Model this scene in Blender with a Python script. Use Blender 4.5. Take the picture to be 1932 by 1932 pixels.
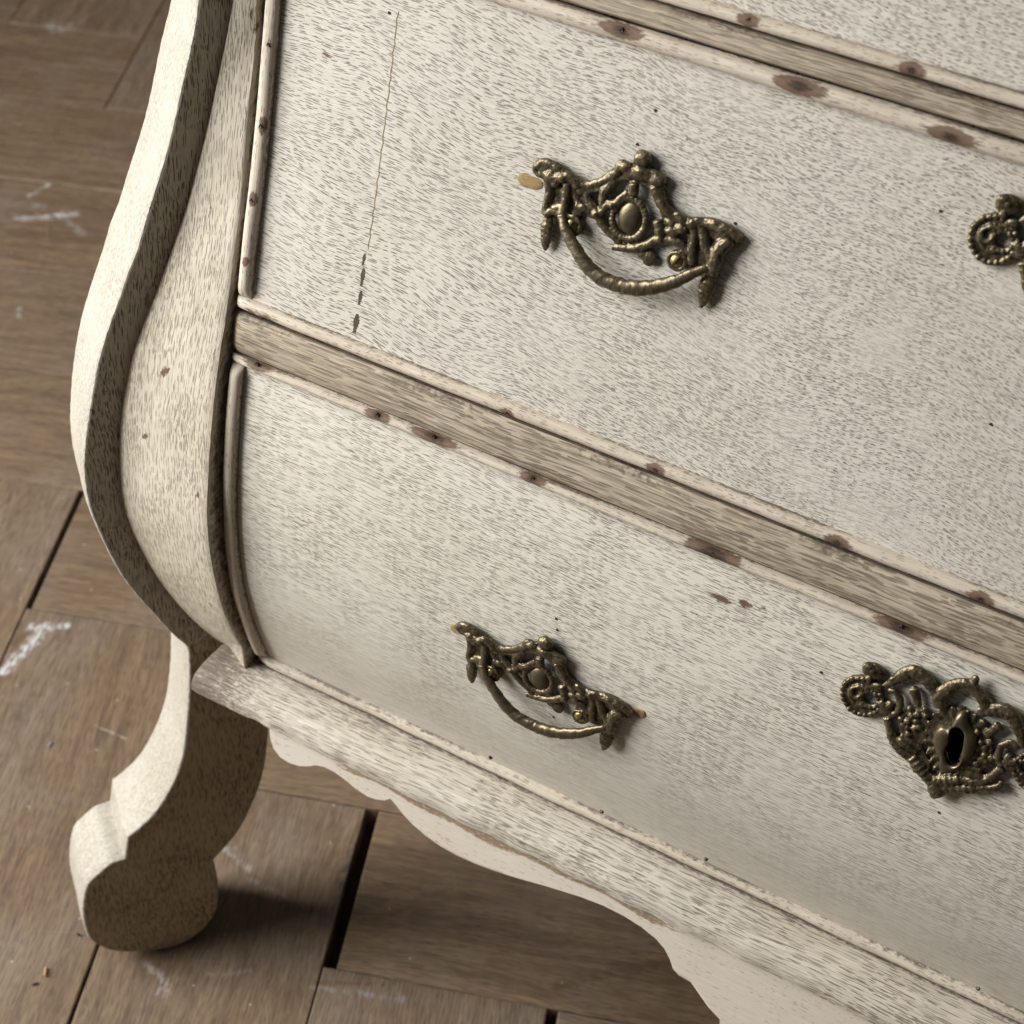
import bpy, bmesh, math, random
import numpy as np
from mathutils import Matrix, Vector
random.seed(7); RNG = np.random.default_rng(7)
for o in list(bpy.data.objects): bpy.data.objects.remove(o)
scene = bpy.context.scene

# ------------------------------------------------------------------ camera
F_PX, U0, V0 = 4025.0, 640.0, 966.0            # photo measured on a 1932 px grid
PITCH, ROLL, YAW, YAWF = 0.76840009, 0.02648343, -0.58859645, -0.24562952
H0 = 0.5065                                    # keyhole of the lowest drawer above the floor
CAM = np.array([0.10988283, -0.6550042, 0.73710112 + H0])
def _rot():
    cp, sp, cr, sr = math.cos(PITCH), math.sin(PITCH), math.cos(ROLL), math.sin(ROLL)
    ri = np.array([1, 0, 0.]); fw = np.array([0, cp, -sp]); dn = np.array([0, -sp, -cp])
    a = YAW; rz = np.array([[math.cos(a), -math.sin(a), 0], [math.sin(a), math.cos(a), 0], [0, 0, 1]])
    return np.array([cr*ri + sr*dn, -sr*ri + cr*dn, fw]) @ rz
R = _rot()
cam_d = bpy.data.cameras.new('camera'); cam = bpy.data.objects.new('camera', cam_d)
scene.collection.objects.link(cam); scene.camera = cam
cam_d.sensor_fit = 'HORIZONTAL'; cam_d.sensor_width = 24; cam_d.lens = F_PX*24/1932
cam_d.shift_x = (966-U0)/1932; cam_d.clip_start = 0.05; cam_d.clip_end = 60
m = Matrix.Identity(4)
for i in range(3):
    m[i][0], m[i][1], m[i][2], m[i][3] = R[0][i], -R[1][i], -R[2][i], CAM[i]
cam.matrix_world = m
cam_d.dof.use_dof = True; cam_d.dof.focus_distance = 1.02; cam_d.dof.aperture_fstop = 11

# ------------------------------------------------------------------ light
world = bpy.data.worlds.new('World'); scene.world = world; world.use_nodes = True
wb = world.node_tree.nodes['Background']; wb.inputs[0].default_value = (1.0, 0.96, 0.90, 1); wb.inputs[1].default_value = 0.066
ld = bpy.data.lights.new('window_light', 'AREA'); lamp = bpy.data.objects.new('window_light', ld)
scene.collection.objects.link(lamp)
ld.shape = 'RECTANGLE'; ld.size = 0.9; ld.size_y = 1.7; ld.energy = 77; ld.color = (1.0, 0.985, 0.955)
L_AZ, L_EL, L_D = math.radians(-155), math.radians(25), 1.8
tgt = Vector((-0.2, 0.0, 0.45))
lamp.location = tgt + Vector((math.cos(L_AZ)*math.cos(L_EL), math.sin(L_AZ)*math.cos(L_EL), math.sin(L_EL)))*L_D
lamp.rotation_euler = (tgt-lamp.location).to_track_quat('-Z', 'Y').to_euler()
vs = scene.view_settings
vs.view_transform = 'Standard'; vs.look = 'None'; vs.gamma = 1; vs.exposure = 0; vs.use_curve_mapping = False
scene.render.engine = 'CYCLES'
scene.cycles.max_bounces = 5; scene.cycles.diffuse_bounces = 3; scene.cycles.glossy_bounces = 2; scene.cycles.caustics_reflective = False

# ------------------------------------------------------------------ pixel helpers
def ray(x, y):
    d = R.T @ np.array([x-U0, y-V0, F_PX]); return d/np.linalg.norm(d)
def hit(px, n, c):                                    # ray against plane n.P = c
    d = ray(*px); return CAM + d*((c-n@CAM)/(n@d))
EX = np.array([1., 0, 0])
def T_(s): return [tuple(map(float, a.split(','))) for a in s.split(';')]

# ------------------------------------------------------------------ chest curves
PROF_PX = T_("545,-220;536,-100;528,0;520,100;510,210;500,320;485,440;472,560;460,690;452,760;446,850;443,950;448,1040;458,1110;475,1170;503,1232")
_p = np.array([hit(p, EX, -.39)[1:] for p in PROF_PX])[::-1]
_p = np.vstack([[[.030, H0-.235]], _p, [[.0745, H0+.32], [.079, H0+.36], [.081, H0+.41], [.081, H0+.50]]])
_zz = np.linspace(H0-.235, H0+.5, 1200); _yy = np.interp(_zz, _p[:, 1], _p[:, 0])
_k = np.exp(-.5*(np.arange(-60, 61)*(_zz[1]-_zz[0])/.013)**2); _k /= _k.sum()
_yp = np.convolve(np.pad(_yy, 60, mode='reflect', reflect_type='odd'), _k, 'valid')
def yprof(z): return np.interp(z, _zz, _yp)
def slope(z): return (yprof(z+.004)-yprof(z-.004))/.008
_al = np.concatenate([[0], np.cumsum(np.hypot(np.diff(_zz), np.diff(_yp)))])
def arc(z): return np.interp(z, _zz, _al)
def unarc(a): return np.interp(a, _al, _zz)
def onsurf(px, off=0.0):
    d = ray(*px); t = np.linspace(.5, 1.8, 30000); P = CAM+t[:, None]*d
    i = np.argmax(P[:, 1]-(yprof(P[:, 2])+off) > 0); return P[i]
def surf(x, z, h=0.0):                                # point on the swept front, h metres proud
    s = slope(z); n = math.hypot(1, s); return np.array([x, yprof(z)-h/n, z+h*s/n])

AZ = math.radians(-41); ND = np.array([math.cos(AZ), math.sin(AZ), 0]); CD = ND@np.array([-.447, .012, 0])
OD = np.array([ND[1], -ND[0], 0]); TH = 0.047         # flat side plane of the diagonal corner post
def sz(px): P = hit(px, ND, CD); return (P@OD, P[2])
def fromD(s, z, t=0.0): return OD*s + ND*(CD-t) + np.array([0, 0, z])

# ------------------------------------------------------------------ mesh helpers
COL = scene.collection
def mesh_obj(name, verts, faces, mat, parent=None, uvs=None, smooth=True, sharp=None, attrs=None, base=None):
    me = bpy.data.meshes.new(name); me.from_pydata([tuple(map(float, v)) for v in verts], [], faces); me.update()
    if uvs is not None:
        ul = me.uv_layers.new(name='UVMap')
        if callable(uvs):
            for p in me.polygons:
                for li in p.loop_indices: ul.data[li].uv = uvs(p, me.loops[li].vertex_index)
        else:
            uvs = np.asarray(uvs, float); li = np.array([l.vertex_index for l in me.loops])
            ul.data.foreach_set('uv', uvs[li].ravel())
    if attrs:
        for k, v in attrs.items():
            a = me.attributes.new(k, 'FLOAT', 'POINT'); a.data.foreach_set('value', np.asarray(v, np.float32))
    if smooth:
        me.polygons.foreach_set('use_smooth', [True]*len(me.polygons))
        if sharp: me.set_sharp_from_angle(angle=math.radians(sharp))
    if mat: me.materials.append(mat)
    o = bpy.data.objects.new(name, me); COL.objects.link(o)
    if parent: attach(o, parent)
    return o
def attach(o, parent):
    o.parent = parent; o.matrix_parent_inverse = PINV[parent.name] if parent.name in PINV else Matrix.Identity(4)
PINV = {}
def grid_faces(nu, nv, off=0, wrap_v=False):
    f = []
    for i in range(nu-1):
        for j in range(nv-1 if not wrap_v else nv):
            a = off+i*nv+j; b = off+i*nv+(j+1) % nv
            f.append((a, b, b+nv, a+nv))
    return f
def dup(o, name=None, **kw):
    c = o.copy(); COL.objects.link(c)
    for k, v in kw.items(): setattr(c, k, v)
    return c
def spline(pts, n):
    P = np.asarray(pts, float); d = np.concatenate([[0], np.cumsum(np.linalg.norm(np.diff(P[:, :3], axis=0), axis=1))])
    t = np.linspace(0, d[-1], n); out = np.zeros((n, P.shape[1]))
    Q = np.vstack([2*P[0]-P[1], P, 2*P[-1]-P[-2]])
    for k, tt in enumerate(t):
        i = min(max(np.searchsorted(d, tt, 'right')-1, 0), len(P)-2); u = (tt-d[i])/max(d[i+1]-d[i], 1e-9)
        p0, p1, p2, p3 = Q[i], Q[i+1], Q[i+2], Q[i+3]
        out[k] = .5*((2*p1)+(-p0+p2)*u+(2*p0-5*p1+4*p2-p3)*u*u+(-p0+3*p1-3*p2+p3)*u**3)
    return out

# ------------------------------------------------------------------ materials
class NT:
    def __init__(s, name):
        s.m = bpy.data.materials.new(name); s.m.use_nodes = True; s.t = s.m.node_tree; s.n = s.t.nodes
        s.b = s.n['Principled BSDF']
    def add(s, typ, **kw):
        n = s.n.new(typ)
        for k, v in kw.items(): setattr(n, k, v)
        return n
    def inp(s, node, i, v):
        if hasattr(v, 'is_linked') or hasattr(v, 'links'): s.t.links.new(v, node.inputs[i])
        else: node.inputs[i].default_value = v
    def math(s, op, a, b=0.0, c=None, clamp=False):
        n = s.add('ShaderNodeMath', operation=op, use_clamp=clamp); s.inp(n, 0, a); s.inp(n, 1, b)
        if c is not None: s.inp(n, 2, c)
        return n.outputs[0]
    def ramp(s, v, a, b, lo=0.0, hi=1.0):
        n = s.add('ShaderNodeMapRange', clamp=True, interpolation_type='SMOOTHSTEP')
        for i, x in enumerate((v, a, b, lo, hi)): s.inp(n, i, x)
        return n.outputs[0]
    def mix(s, f, a, b, mode='MIX'):
        n = s.add('ShaderNodeMix', data_type='RGBA', blend_type=mode); s.inp(n, 0, f)
        for i, x in ((6, a), (7, b)):
            s.inp(n, i, (*x, 1) if isinstance(x, tuple) and len(x) == 3 else x)
        return n.outputs[2]
    def vec(s, x, y, z=0.0):
        n = s.add('ShaderNodeCombineXYZ')
        for i, v in enumerate((x, y, z)): s.inp(n, i, v)
        return n.outputs[0]
    def noise(s, v, scale=1.0, detail=2.0, rough=.5, dim='2D'):
        n = s.add('ShaderNodeTexNoise', noise_dimensions=dim); s.inp(n, 'Vector', v)
        n.inputs['Scale'].default_value = scale; n.inputs['Detail'].default_value = detail; n.inputs['Roughness'].default_value = rough
        return n.outputs['Fac']
    def uv(s):
        n = s.add('ShaderNodeUVMap', uv_map='UVMap'); x = s.add('ShaderNodeSeparateXYZ'); s.t.links.new(n.outputs[0], x.inputs[0])
        return x.outputs[0], x.outputs[1]
    def attr(s, name):
        n = s.add('ShaderNodeAttribute', attribute_name=name); return n.outputs['Fac']
    def dashes(s, u, v, L, W, hl, hw, dens):          # short pores lying along u
        vo = s.add('ShaderNodeTexVoronoi', voronoi_dimensions='2D', feature='F1')
        uu = s.math('DIVIDE', u, L); vv = s.math('DIVIDE', v, W)
        s.inp(vo, 'Vector', s.vec(uu, vv)); vo.inputs['Scale'].default_value = 1.0; vo.inputs['Randomness'].default_value = 1.0
        ps = s.add('ShaderNodeSeparateXYZ'); s.t.links.new(vo.outputs['Position'], ps.inputs[0])
        cs = s.add('ShaderNodeSeparateColor'); s.t.links.new(vo.outputs['Color'], cs.inputs[0])
        du = s.math('DIVIDE', s.math('SUBTRACT', uu, ps.outputs[0]), s.math('MULTIPLY_ADD', cs.outputs[1], hl, hl*.45))
        dv = s.math('DIVIDE', s.math('SUBTRACT', vv, ps.outputs[1]), s.math('MULTIPLY_ADD', cs.outputs[2], hw*.8, hw*.6))
        q = s.math('ADD', s.math('MULTIPLY', du, du), s.math('MULTIPLY', dv, dv))
        mk = s.ramp(q, 1.12, .6)
        return s.math('MULTIPLY', mk, s.math('LESS_THAN', cs.outputs[0], dens))
    def seg(s, x, y, x0, y0, x1, y1, w):              # soft streak along a segment, 1 on it
        dx, dy = x1-x0, y1-y0; l2 = dx*dx+dy*dy
        ax = s.math('SUBTRACT', x, x0); ay = s.math('SUBTRACT', y, y0)
        t = s.math('DIVIDE', s.math('ADD', s.math('MULTIPLY', ax, dx), s.math('MULTIPLY', ay, dy)), l2, clamp=True)
        ex = s.math('SUBTRACT', ax, s.math('MULTIPLY', t, dx)); ey = s.math('SUBTRACT', ay, s.math('MULTIPLY', t, dy))
        return s.ramp(s.math('SQRT', s.math('ADD', s.math('MULTIPLY', ex, ex), s.math('MULTIPLY', ey, ey))), w, 0.0)
    def bump(s, h, st, dist=.001):
        n = s.add('ShaderNodeBump'); n.inputs['Strength'].default_value = st; n.inputs['Distance'].default_value = dist
        s.inp(n, 'Height', h); s.t.links.new(n.outputs[0], s.b.inputs['Normal'])

def wood(name, c1, c2, pore, L=.0075, W=.0017, hl=.42, hw=.24, dens=.72, warp=.010, wsc=11., streak=.16, pdark=.85, rough=.62,
         blotch=.35, stain=None, grime_tone=None, bump=.5, seed=0., long=0.0, shear=0.0, wfine=.0010, fade=None, sides=None):
    s = NT(name); u, v = s.uv(); u0 = u; rnd = s.add('ShaderNodeObjectInfo').outputs['Random']
    u = s.math('ADD', u, s.math('MULTIPLY_ADD', rnd, 7.3, seed)); v0 = v
    wv = s.noise(s.vec(u, v), wsc, 2., .5)
    v = s.math('ADD', v, s.math('MULTIPLY_ADD', s.math('SUBTRACT', wv, .5), warp, s.math('MULTIPLY', u, shear)))
    wf = s.noise(s.vec(s.math('MULTIPLY', u, 60.), s.math('MULTIPLY', v, 120.)), 1., 2.)
    v = s.math('ADD', v, s.math('MULTIPLY', s.math('SUBTRACT', wf, .5), wfine))
    rd = s.noise(s.vec(u, v), 26., 3.)                                         # where pores crowd
    db = s.dashes(u, v, L, W, hl, hw, dens)
    d1 = s.math('MULTIPLY', db, s.ramp(rd, .25, .55, .7, 1.))
    d2 = s.math('MULTIPLY', s.dashes(s.math('ADD', u, 3.7), s.math('ADD', v, 1.3), L*.55, W*.8, hl*.9, hw*1.05, dens*.85), s.ramp(rd, .40, .6) if not sides else s.ramp(rd, .30, .5, .4, 1.))
    if sides: d1 = s.math('MULTIPLY', d1, s.ramp(u0, .0, -.28, .35, 1.)); d2 = s.math('MULTIPLY', d2, s.ramp(u0, -.33, -.08, .25, 1.15))
    pm = s.math('MAXIMUM', d1, d2)
    if fade: pm = s.math('MULTIPLY', pm, s.ramp(s.math('ADD', v0, s.math('MULTIPLY', s.math('SUBTRACT', rd, .5), .10)), fade[0], fade[1], fade[2], 1.))
    if long: pm = s.math('MAXIMUM', pm, s.math('MULTIPLY', s.dashes(s.math('ADD', u, 9.), v, L*4., W*1.5, .5, hw*.8, .8), long))
    fine = s.noise(s.vec(s.math('MULTIPLY', u, 55.), s.math('MULTIPLY', v, 2300.)), 1., 3., .6)
    mid = s.noise(s.vec(s.math('MULTIPLY', u, 22.), s.math('MULTIPLY', v, 620.)), 1., 2., .55)
    bl = s.noise(s.vec(u, v), 13., 4., .55)
    col = s.mix(s.ramp(bl, .35, .68, 0., blotch*2), c1, c2)
    col = s.mix(s.ramp(fine, .38, .72, 0., streak), col, tuple(x*.45 for x in pore))
    col = s.mix(s.ramp(mid, .42, .75, 0., streak*1.3), col, pore)
    col = s.mix(s.ramp(fine, .60, .3, 0., .42), col, tuple(min(.9, x*1.25) for x in c1))
    col = s.mix(s.math('MULTIPLY', pm, pdark), col, pore)
    nz = s.noise(s.vec(s.math('MULTIPLY', u, 260.), s.math('MULTIPLY', v, 800.)), 1., 4., .7)
    if grime_tone:
        g = s.attr('grime'); gm = s.ramp(s.math('ADD', s.math('MULTIPLY', g, 1.25), s.math('MULTIPLY', s.math('SUBTRACT', nz, .5), 1.3)), .42, .85, 0., .8)
        col = s.mix(s.math('MULTIPLY', gm, s.ramp(g, .02, .25)), col, grime_tone)
    if stain:
        a = s.attr('stain'); e = s.math('ADD', a, s.math('MULTIPLY', s.math('SUBTRACT', nz, .5), .55))
        col = s.mix(s.math('MULTIPLY', s.ramp(e, .26, .42, 0., .92), s.ramp(a, .08, .2)), col, stain)
        col = s.mix(s.ramp(e, .62, .95, 0., .88), col, tuple(x*.22 for x in stain))
    s.t.links.new(col, s.b.inputs['Base Color'])
    s.inp(s.b, 'Roughness', s.math('MULTIPLY_ADD', mid, .2, rough-.1)); s.b.inputs['Specular IOR Level'].default_value = .35
    s.bump(s.math('SUBTRACT', s.math('MULTIPLY', fine, .4), s.math('MULTIPLY', db, .8)), bump, .0006)
    return s.m

PALE, PALE2, PORE = (.585, .545, .475), (.47, .425, .345), (.105, .085, .066)
RUST = (.115, .058, .03)
M_panel = wood('bleached_veneer', (.625, .595, .525), (.58, .535, .445), (.105, .086, .07), L=.0064, W=.0011, hl=.37, hw=.175, dens=.9, warp=.020, wsc=9., streak=.10, pdark=.85, blotch=.2, stain=RUST, grime_tone=(.20, .15, .10), shear=.10, sides=True)
M_panel2 = wood('bleached_veneer_straight', (.70, .665, .58), (.655, .605, .51), (.135, .11, .088), L=.0078, W=.0011, hl=.39, hw=.165, dens=.82, warp=.007, wsc=6., streak=.13, pdark=.8, blotch=.2, stain=RUST, grime_tone=(.20, .15, .10), shear=.035, wfine=.0006, fade=(.06, .19, .25))
M_post = wood('bleached_post_wood', (.54, .495, .405), (.49, .44, .35), (.075, .055, .037), L=.0105, W=.0015, hl=.39, hw=.21, dens=.84, warp=.010, streak=.09, pdark=.82, blotch=.25, stain=RUST, grime_tone=(.12, .08, .045))
M_leg = wood('bleached_leg_wood', (.50, .42, .30), (.45, .37, .255), (.06, .04, .024), L=.0105, W=.0014, hl=.39, hw=.21, dens=.86, warp=.008, streak=.10, pdark=.82, blotch=.25, stain=RUST, grime_tone=(.10, .065, .035), wfine=.0006)
M_edge = wood('sanded_edge_wood', (.46, .43, .365), (.42, .385, .315), (.14, .112, .082), L=.0046, W=.0009, hl=.36, hw=.2, dens=.8, warp=.004, streak=.12, pdark=.65, blotch=.3, stain=RUST, grime_tone=(.16, .11, .07), bump=.25, wfine=.0008)
M_stile = wood('bleached_stile_wood', (.60, .545, .44), (.55, .485, .375), (.15, .115, .082), L=.0085, W=.00125, hl=.42, hw=.2, dens=.85, warp=.006, streak=.16, pdark=.72, blotch=.25, stain=RUST, grime_tone=(.20, .145, .09), wfine=.0003)
M_rail = wood('grey_rail_wood', (.47, .40, .305), (.41, .34, .245), (.115, .088, .062), L=.017, W=.0011, hl=.48, hw=.24, dens=.8, warp=.002, streak=.32, pdark=.7, stain=RUST, grime_tone=(.10, .07, .043), long=.35, wfine=.00025)
M_mold = wood('pale_bead_wood', (.575, .51, .42), (.52, .445, .35), (.19, .14, .10), L=.006, W=.0013, hl=.32, hw=.18, dens=.4, warp=.002, streak=.12, pdark=.65, blotch=.3, stain=(.14, .082, .05), grime_tone=(.10, .072, .05), wfine=.0004)
M_ledge = wood('grained_ledge_wood', (.585, .54, .455), (.53, .47, .37), (.095, .076, .06), L=.0115, W=.0013, hl=.44, hw=.185, dens=.7, warp=.004, streak=.2, pdark=.78, blotch=.3, stain=RUST, grime_tone=(.10, .07, .052), long=.35, wfine=.0003)
M_apron = wood('smooth_apron_wood', (.80, .725, .625), (.75, .665, .555), (.28, .20, .14), L=.006, W=.0026, hl=.28, hw=.11, dens=.22, warp=.002, streak=.06, pdark=.55, blotch=.3, stain=(.30, .205, .125), grime_tone=(.08, .055, .035))
M_inner = wood('raw_inner_wood', (.20, .15, .10), (.15, .11, .07), (.06, .045, .03), streak=.3)

def floor_mat():
    s = NT('worn_parquet_oak'); u, v = s.uv(); oi = s.add('ShaderNodeObjectInfo'); rnd = oi.outputs['Random']
    u = s.math('ADD', u, s.math('MULTIPLY', rnd, 31.)); v = s.math('ADD', v, s.math('MULTIPLY', rnd, 17.))
    wv = s.noise(s.vec(s.math('MULTIPLY', u, 3.), s.math('MULTIPLY', v, 9.)), 1., 2.)
    v = s.math('ADD', v, s.math('MULTIPLY', s.math('SUBTRACT', wv, .5), .03))
    g1 = s.noise(s.vec(s.math('MULTIPLY', u, 5.), s.math('MULTIPLY', v, 95.)), 1., 3., .55)
    g2 = s.noise(s.vec(s.math('MULTIPLY', u, 38.), s.math('MULTIPLY', v, 800.)), 1., 3., .6)
    po = s.dashes(u, v, .012, .0016, .42, .22, .7)
    bl = s.noise(s.vec(u, v), 7., 4., .6); bl2 = s.noise(s.vec(s.math('MULTIPLY', u, 16.), s.math('MULTIPLY', v, 40.)), 1., 4., .6)
    col = s.mix(s.ramp(g1, .3, .7), (.235, .160, .098), (.155, .102, .061))
    col = s.mix(s.ramp(rnd, 0., 1., 0., .35), col, (.215, .162, .115))
    col = s.mix(s.ramp(bl, .45, .72, 0., .55), col, (.235, .19, .148))
    col = s.mix(s.ramp(g2, .45, .70, 0., .45), col, (.065, .041, .026))
    col = s.mix(s.ramp(g2, .48, .25, 0., .30), col, (.34, .25, .165))
    col = s.mix(s.math('MULTIPLY', po, .45), col, (.055, .036, .026))
    col = s.mix(s.ramp(bl2, .6, .8, 0., .4), col, (.06, .045, .038))
    P = s.add('ShaderNodeNewGeometry').outputs['Position']; xs = s.add('ShaderNodeSeparateXYZ'); s.t.links.new(P, xs.inputs[0]); X, Y = xs.outputs[0], xs.outputs[1]
    # random hair scratches
    tot = None
    for k, (ang, sc) in enumerate(((.5, 26.), (2.2, 21.))):
        a = s.math('ADD', s.math('MULTIPLY', X, math.cos(ang)), s.math('MULTIPLY', Y, math.sin(ang)))
        b = s.math('SUBTRACT', s.math('MULTIPLY', Y, math.cos(ang)), s.math('MULTIPLY', X, math.sin(ang)))
        q = s.dashes(s.math('ADD', a, k*1.7), b, .05, .06, .42, .007, .28); tot = q if tot is None else s.math('MAXIMUM', tot, q)
    col = s.mix(s.math('MULTIPLY', tot, .2), col, (.40, .35, .29))
    sp = s.add('ShaderNodeTexVoronoi', voronoi_dimensions='2D', feature='F1'); s.inp(sp, 'Vector', s.vec(X, Y)); sp.inputs['Scale'].default_value = 15.
    col = s.mix(s.ramp(sp.outputs['Distance'], .016, .008, 0., .6), col, (.55, .52, .47))
    # chalky scuffs, dark bruises and old gouges, each with its own place on the boards
    fib = s.math('MULTIPLY_ADD', s.noise(s.vec(s.math('MULTIPLY', u, 70.), s.math('MULTIPLY', v, 420.)), 1., 3., .75), .55, s.math('MULTIPLY', s.noise(s.vec(X, Y), 130., 3., .7), .45))
    def mark(px0, px1, w, c, amt, gate=.5):
        nonlocal col
        a, b = hit(px0, np.array([0, 0, 1.]), 0), hit(px1, np.array([0, 0, 1.]), 0)
        k = s.seg(X, Y, a[0], a[1], b[0], b[1], w)
        k0 = s.ramp(k, .02, .3)
        k = s.ramp(s.math('ADD', s.math('MULTIPLY', k, .75), s.math('MULTIPLY', s.math('SUBTRACT', fib, .5), 2.4)), gate, gate+.6, 0., amt)
        k = s.math('MULTIPLY', k, k0)
        col = s.mix(k, col, c)
    CH = (.58, .58, .58)
    mark((10, 1262), (75, 1195), .013, CH, .95, .38); mark((55, 1183), (122, 1180), .011, CH, .95, .42); mark((0, 1268), (30, 1235), .008, CH, .95, .4)
    mark((35, 412), (140, 405), .013, CH, .75, .4); mark((55, 370), (92, 347), .008, CH, .65, .45); mark((110, 405), (155, 440), .012, CH, .35, .45); mark((65, 388), (85, 392), .016, CH, .25)
    mark((92, 45), (105, 56), .022, CH, .5); mark((118, 58), (130, 48), .018, CH, .45); mark((35, 600), (38, 580), .008, CH, .5)
    mark((420, 1600), (470, 1640), .009, CH, .30); mark((405, 1590), (440, 1605), .012, CH, .25); mark((470, 1660), (540, 1690), .008, CH, .25)
    mark((275, 1815), (325, 1860), .009, CH, .4); mark((320, 1850), (310, 1872), .014, CH, .35); mark((590, 1862), (760, 1885), .008, (.42, .42, .43), .45); mark((395, 1838), (470, 1832), .006, CH, .22)
    mark((672, 1590), (645, 1690), .012, (.05, .045, .045), .85, .35); mark((658, 1645), (640, 1700), .02, (.055, .047, .043), .6, .4)
    mark((85, 745), (135, 760), .022, (.075, .06, .055), .55); mark((95, 560), (125, 600), .03, (.085, .062, .05), .45); mark((250, 1440), (330, 1330), .03, (.10, .075, .06), .3)
    mark((600, 1853), (720, 1858), .006, (.09, .045, .028), .7); mark((180, 1368), (236, 1392), .003, (.45, .37, .28), .7, .4)
    mark((850, 1660), (700, 1720), .01, (.24, .19, .14), .35, .3); mark((900, 1640), (1130, 1900), .012, (.17, .135, .105), .5, .3); mark((1050, 1860), (1260, 1815), .012, (.10, .06, .035), .6, .35)
    s.t.links.new(col, s.b.inputs['Base Color'])
    s.inp(s.b, 'Roughness', s.math('MULTIPLY_ADD', bl, .25, .36)); s.b.inputs['Specular IOR Level'].default_value = .45
    s.bump(s.math('SUBTRACT', s.math('MULTIPLY', g2, .5), s.math('MULTIPLY', po, .6)), .4, .0006)
    return s.m
M_floor = floor_mat()
def plain(name, c, rough=.7, metal=0., ns=300., amt=.4, bump=.3):
    s = NT(name); tc = s.add('ShaderNodeTexCoord').outputs['Object']; n = s.noise(tc, ns, 4., .6, '3D')
    col = s.mix(s.ramp(n, .3, .7, 0., amt), c, tuple(x*.35 for x in c)); s.t.links.new(col, s.b.inputs['Base Color'])
    s.b.inputs['Roughness'].default_value = rough; s.b.inputs['Metallic'].default_value = metal; s.bump(n, bump, .0004); return s.m
M_dark = plain('dark_grime', (.02, .014, .01), .9)  # near-black for crumbs and keyhole; stands in for shade in nail holes, screw slots
M_sub = plain('dusty_subfloor', (.06, .042, .03), .9, 0., 60.)
M_iron = plain('rusty_iron', (.075, .055, .05), .5, .7, 900.)
M_plug = plain('tan_filler', (.36, .255, .11), .8, 0., 700., .5)
M_splint = plain('tan_splinter', (.50, .30, .17), .8); M_flake = plain('blue_grey_flake', (.22, .24, .27), .6); M_dust = plain('grey_lint', (.36, .33, .29), .95); M_crumb = plain('white_crumb', (.6, .58, .52), .9)
def brass():
    s = NT('aged_brass'); g = s.add('ShaderNodeNewGeometry'); tc = s.add('ShaderNodeTexCoord').outputs['Object']
    n1 = s.noise(tc, 160., 4., .6, '3D'); n2 = s.noise(tc, 900., 3., .6, '3D')
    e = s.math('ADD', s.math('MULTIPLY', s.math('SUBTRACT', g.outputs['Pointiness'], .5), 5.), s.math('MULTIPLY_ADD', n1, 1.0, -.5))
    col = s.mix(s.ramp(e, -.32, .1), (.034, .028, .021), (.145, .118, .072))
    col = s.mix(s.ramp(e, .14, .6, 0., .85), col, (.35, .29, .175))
    col = s.mix(s.ramp(n2, .58, .75, 0., .4), col, (.10, .085, .075))
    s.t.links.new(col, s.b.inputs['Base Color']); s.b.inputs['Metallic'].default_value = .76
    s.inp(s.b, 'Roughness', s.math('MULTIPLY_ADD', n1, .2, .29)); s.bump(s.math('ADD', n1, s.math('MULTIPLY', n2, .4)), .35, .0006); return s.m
M_brass = brass()

# ------------------------------------------------------------------ floor
YF = YAWF-YAW; FA = np.array([math.cos(YF), math.sin(YF), 0]); FB = np.array([-FA[1], FA[0], 0])
WA, WB, A0, B0, NB = .156, .1405, -.3395, .154, 4
floor = mesh_obj('floor', [FA*a+FB*b+np.array([0, 0, -.019]) for a, b in ((-3, -2), (3, -2), (3, 4), (-3, 4))], [(0, 1, 2, 3)], M_sub, uvs=[(-3, -2), (3, -2), (3, 4), (-3, 4)], smooth=False)
floor['kind'] = 'structure'
PINV['floor'] = Matrix.Identity(4)
def plank(a0, a1, b0, b1, along_a, gl=.0005, gr=.0003):
    gb = .0003; z = random.uniform(-.0004, .0001); tz = random.uniform(-.0004, .0004); ch = .0009
    al, ar, bl, br = a0+gl, a1-gr, b0+gb, b1-gb
    vs_, uv = [], []
    for lv, (ins, zz) in enumerate(((0, -.018), (0, -ch), (ch*.4, -ch*.35), (ch*1.1, 0))):
        for (a, b) in ((al+ins, bl+ins), (ar-ins, bl+ins), (ar-ins, br-ins), (al+ins, br-ins)):
            a += random.uniform(-.0004, .0004)*(lv > 0); b += random.uniform(-.0004, .0004)*(lv > 0)
            vs_.append(FA*a+FB*b+np.array([0, 0, zz+z+(tz if a > (al+ar)/2 else 0)])); uv.append((a, b) if along_a else (b, a))
    f = [(i*4+j, i*4+(j+1) % 4, i*4+4+(j+1) % 4, i*4+4+j) for i in range(3) for j in range(4)]+[(12, 13, 14, 15)]
    return mesh_obj('plank', vs_, f, M_floor, floor, uvs=uv, smooth=False)
for j in range(-4, 14):
    for per in (-1, 0, 1):
        a = A0-j*WA+per*2*NB*WA; b = B0+j*WB
        if a > 1.2 or a+NB*WA < -2.0 or b > 2.2: continue
        g = {0: .0095, -1: .0075, 2: .0045}.get(j, .0008) if per == 0 else .0008
        plank(a, a+NB*WA, b, b+WB, True, g)
for c in range(-12, 8):
    for per in (-1, 0, 1):
        a = A0+c*WA; b = B0+(-c-NB)*WB+per*2*NB*WB
        if a > 1.2 or a < -2.0 or b > 2.2 or b+NB*WB < -.9: continue
        plank(a, a+WA, b, b+NB*WB, False, .0006, .0022 if c == -2 else .0004)

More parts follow.
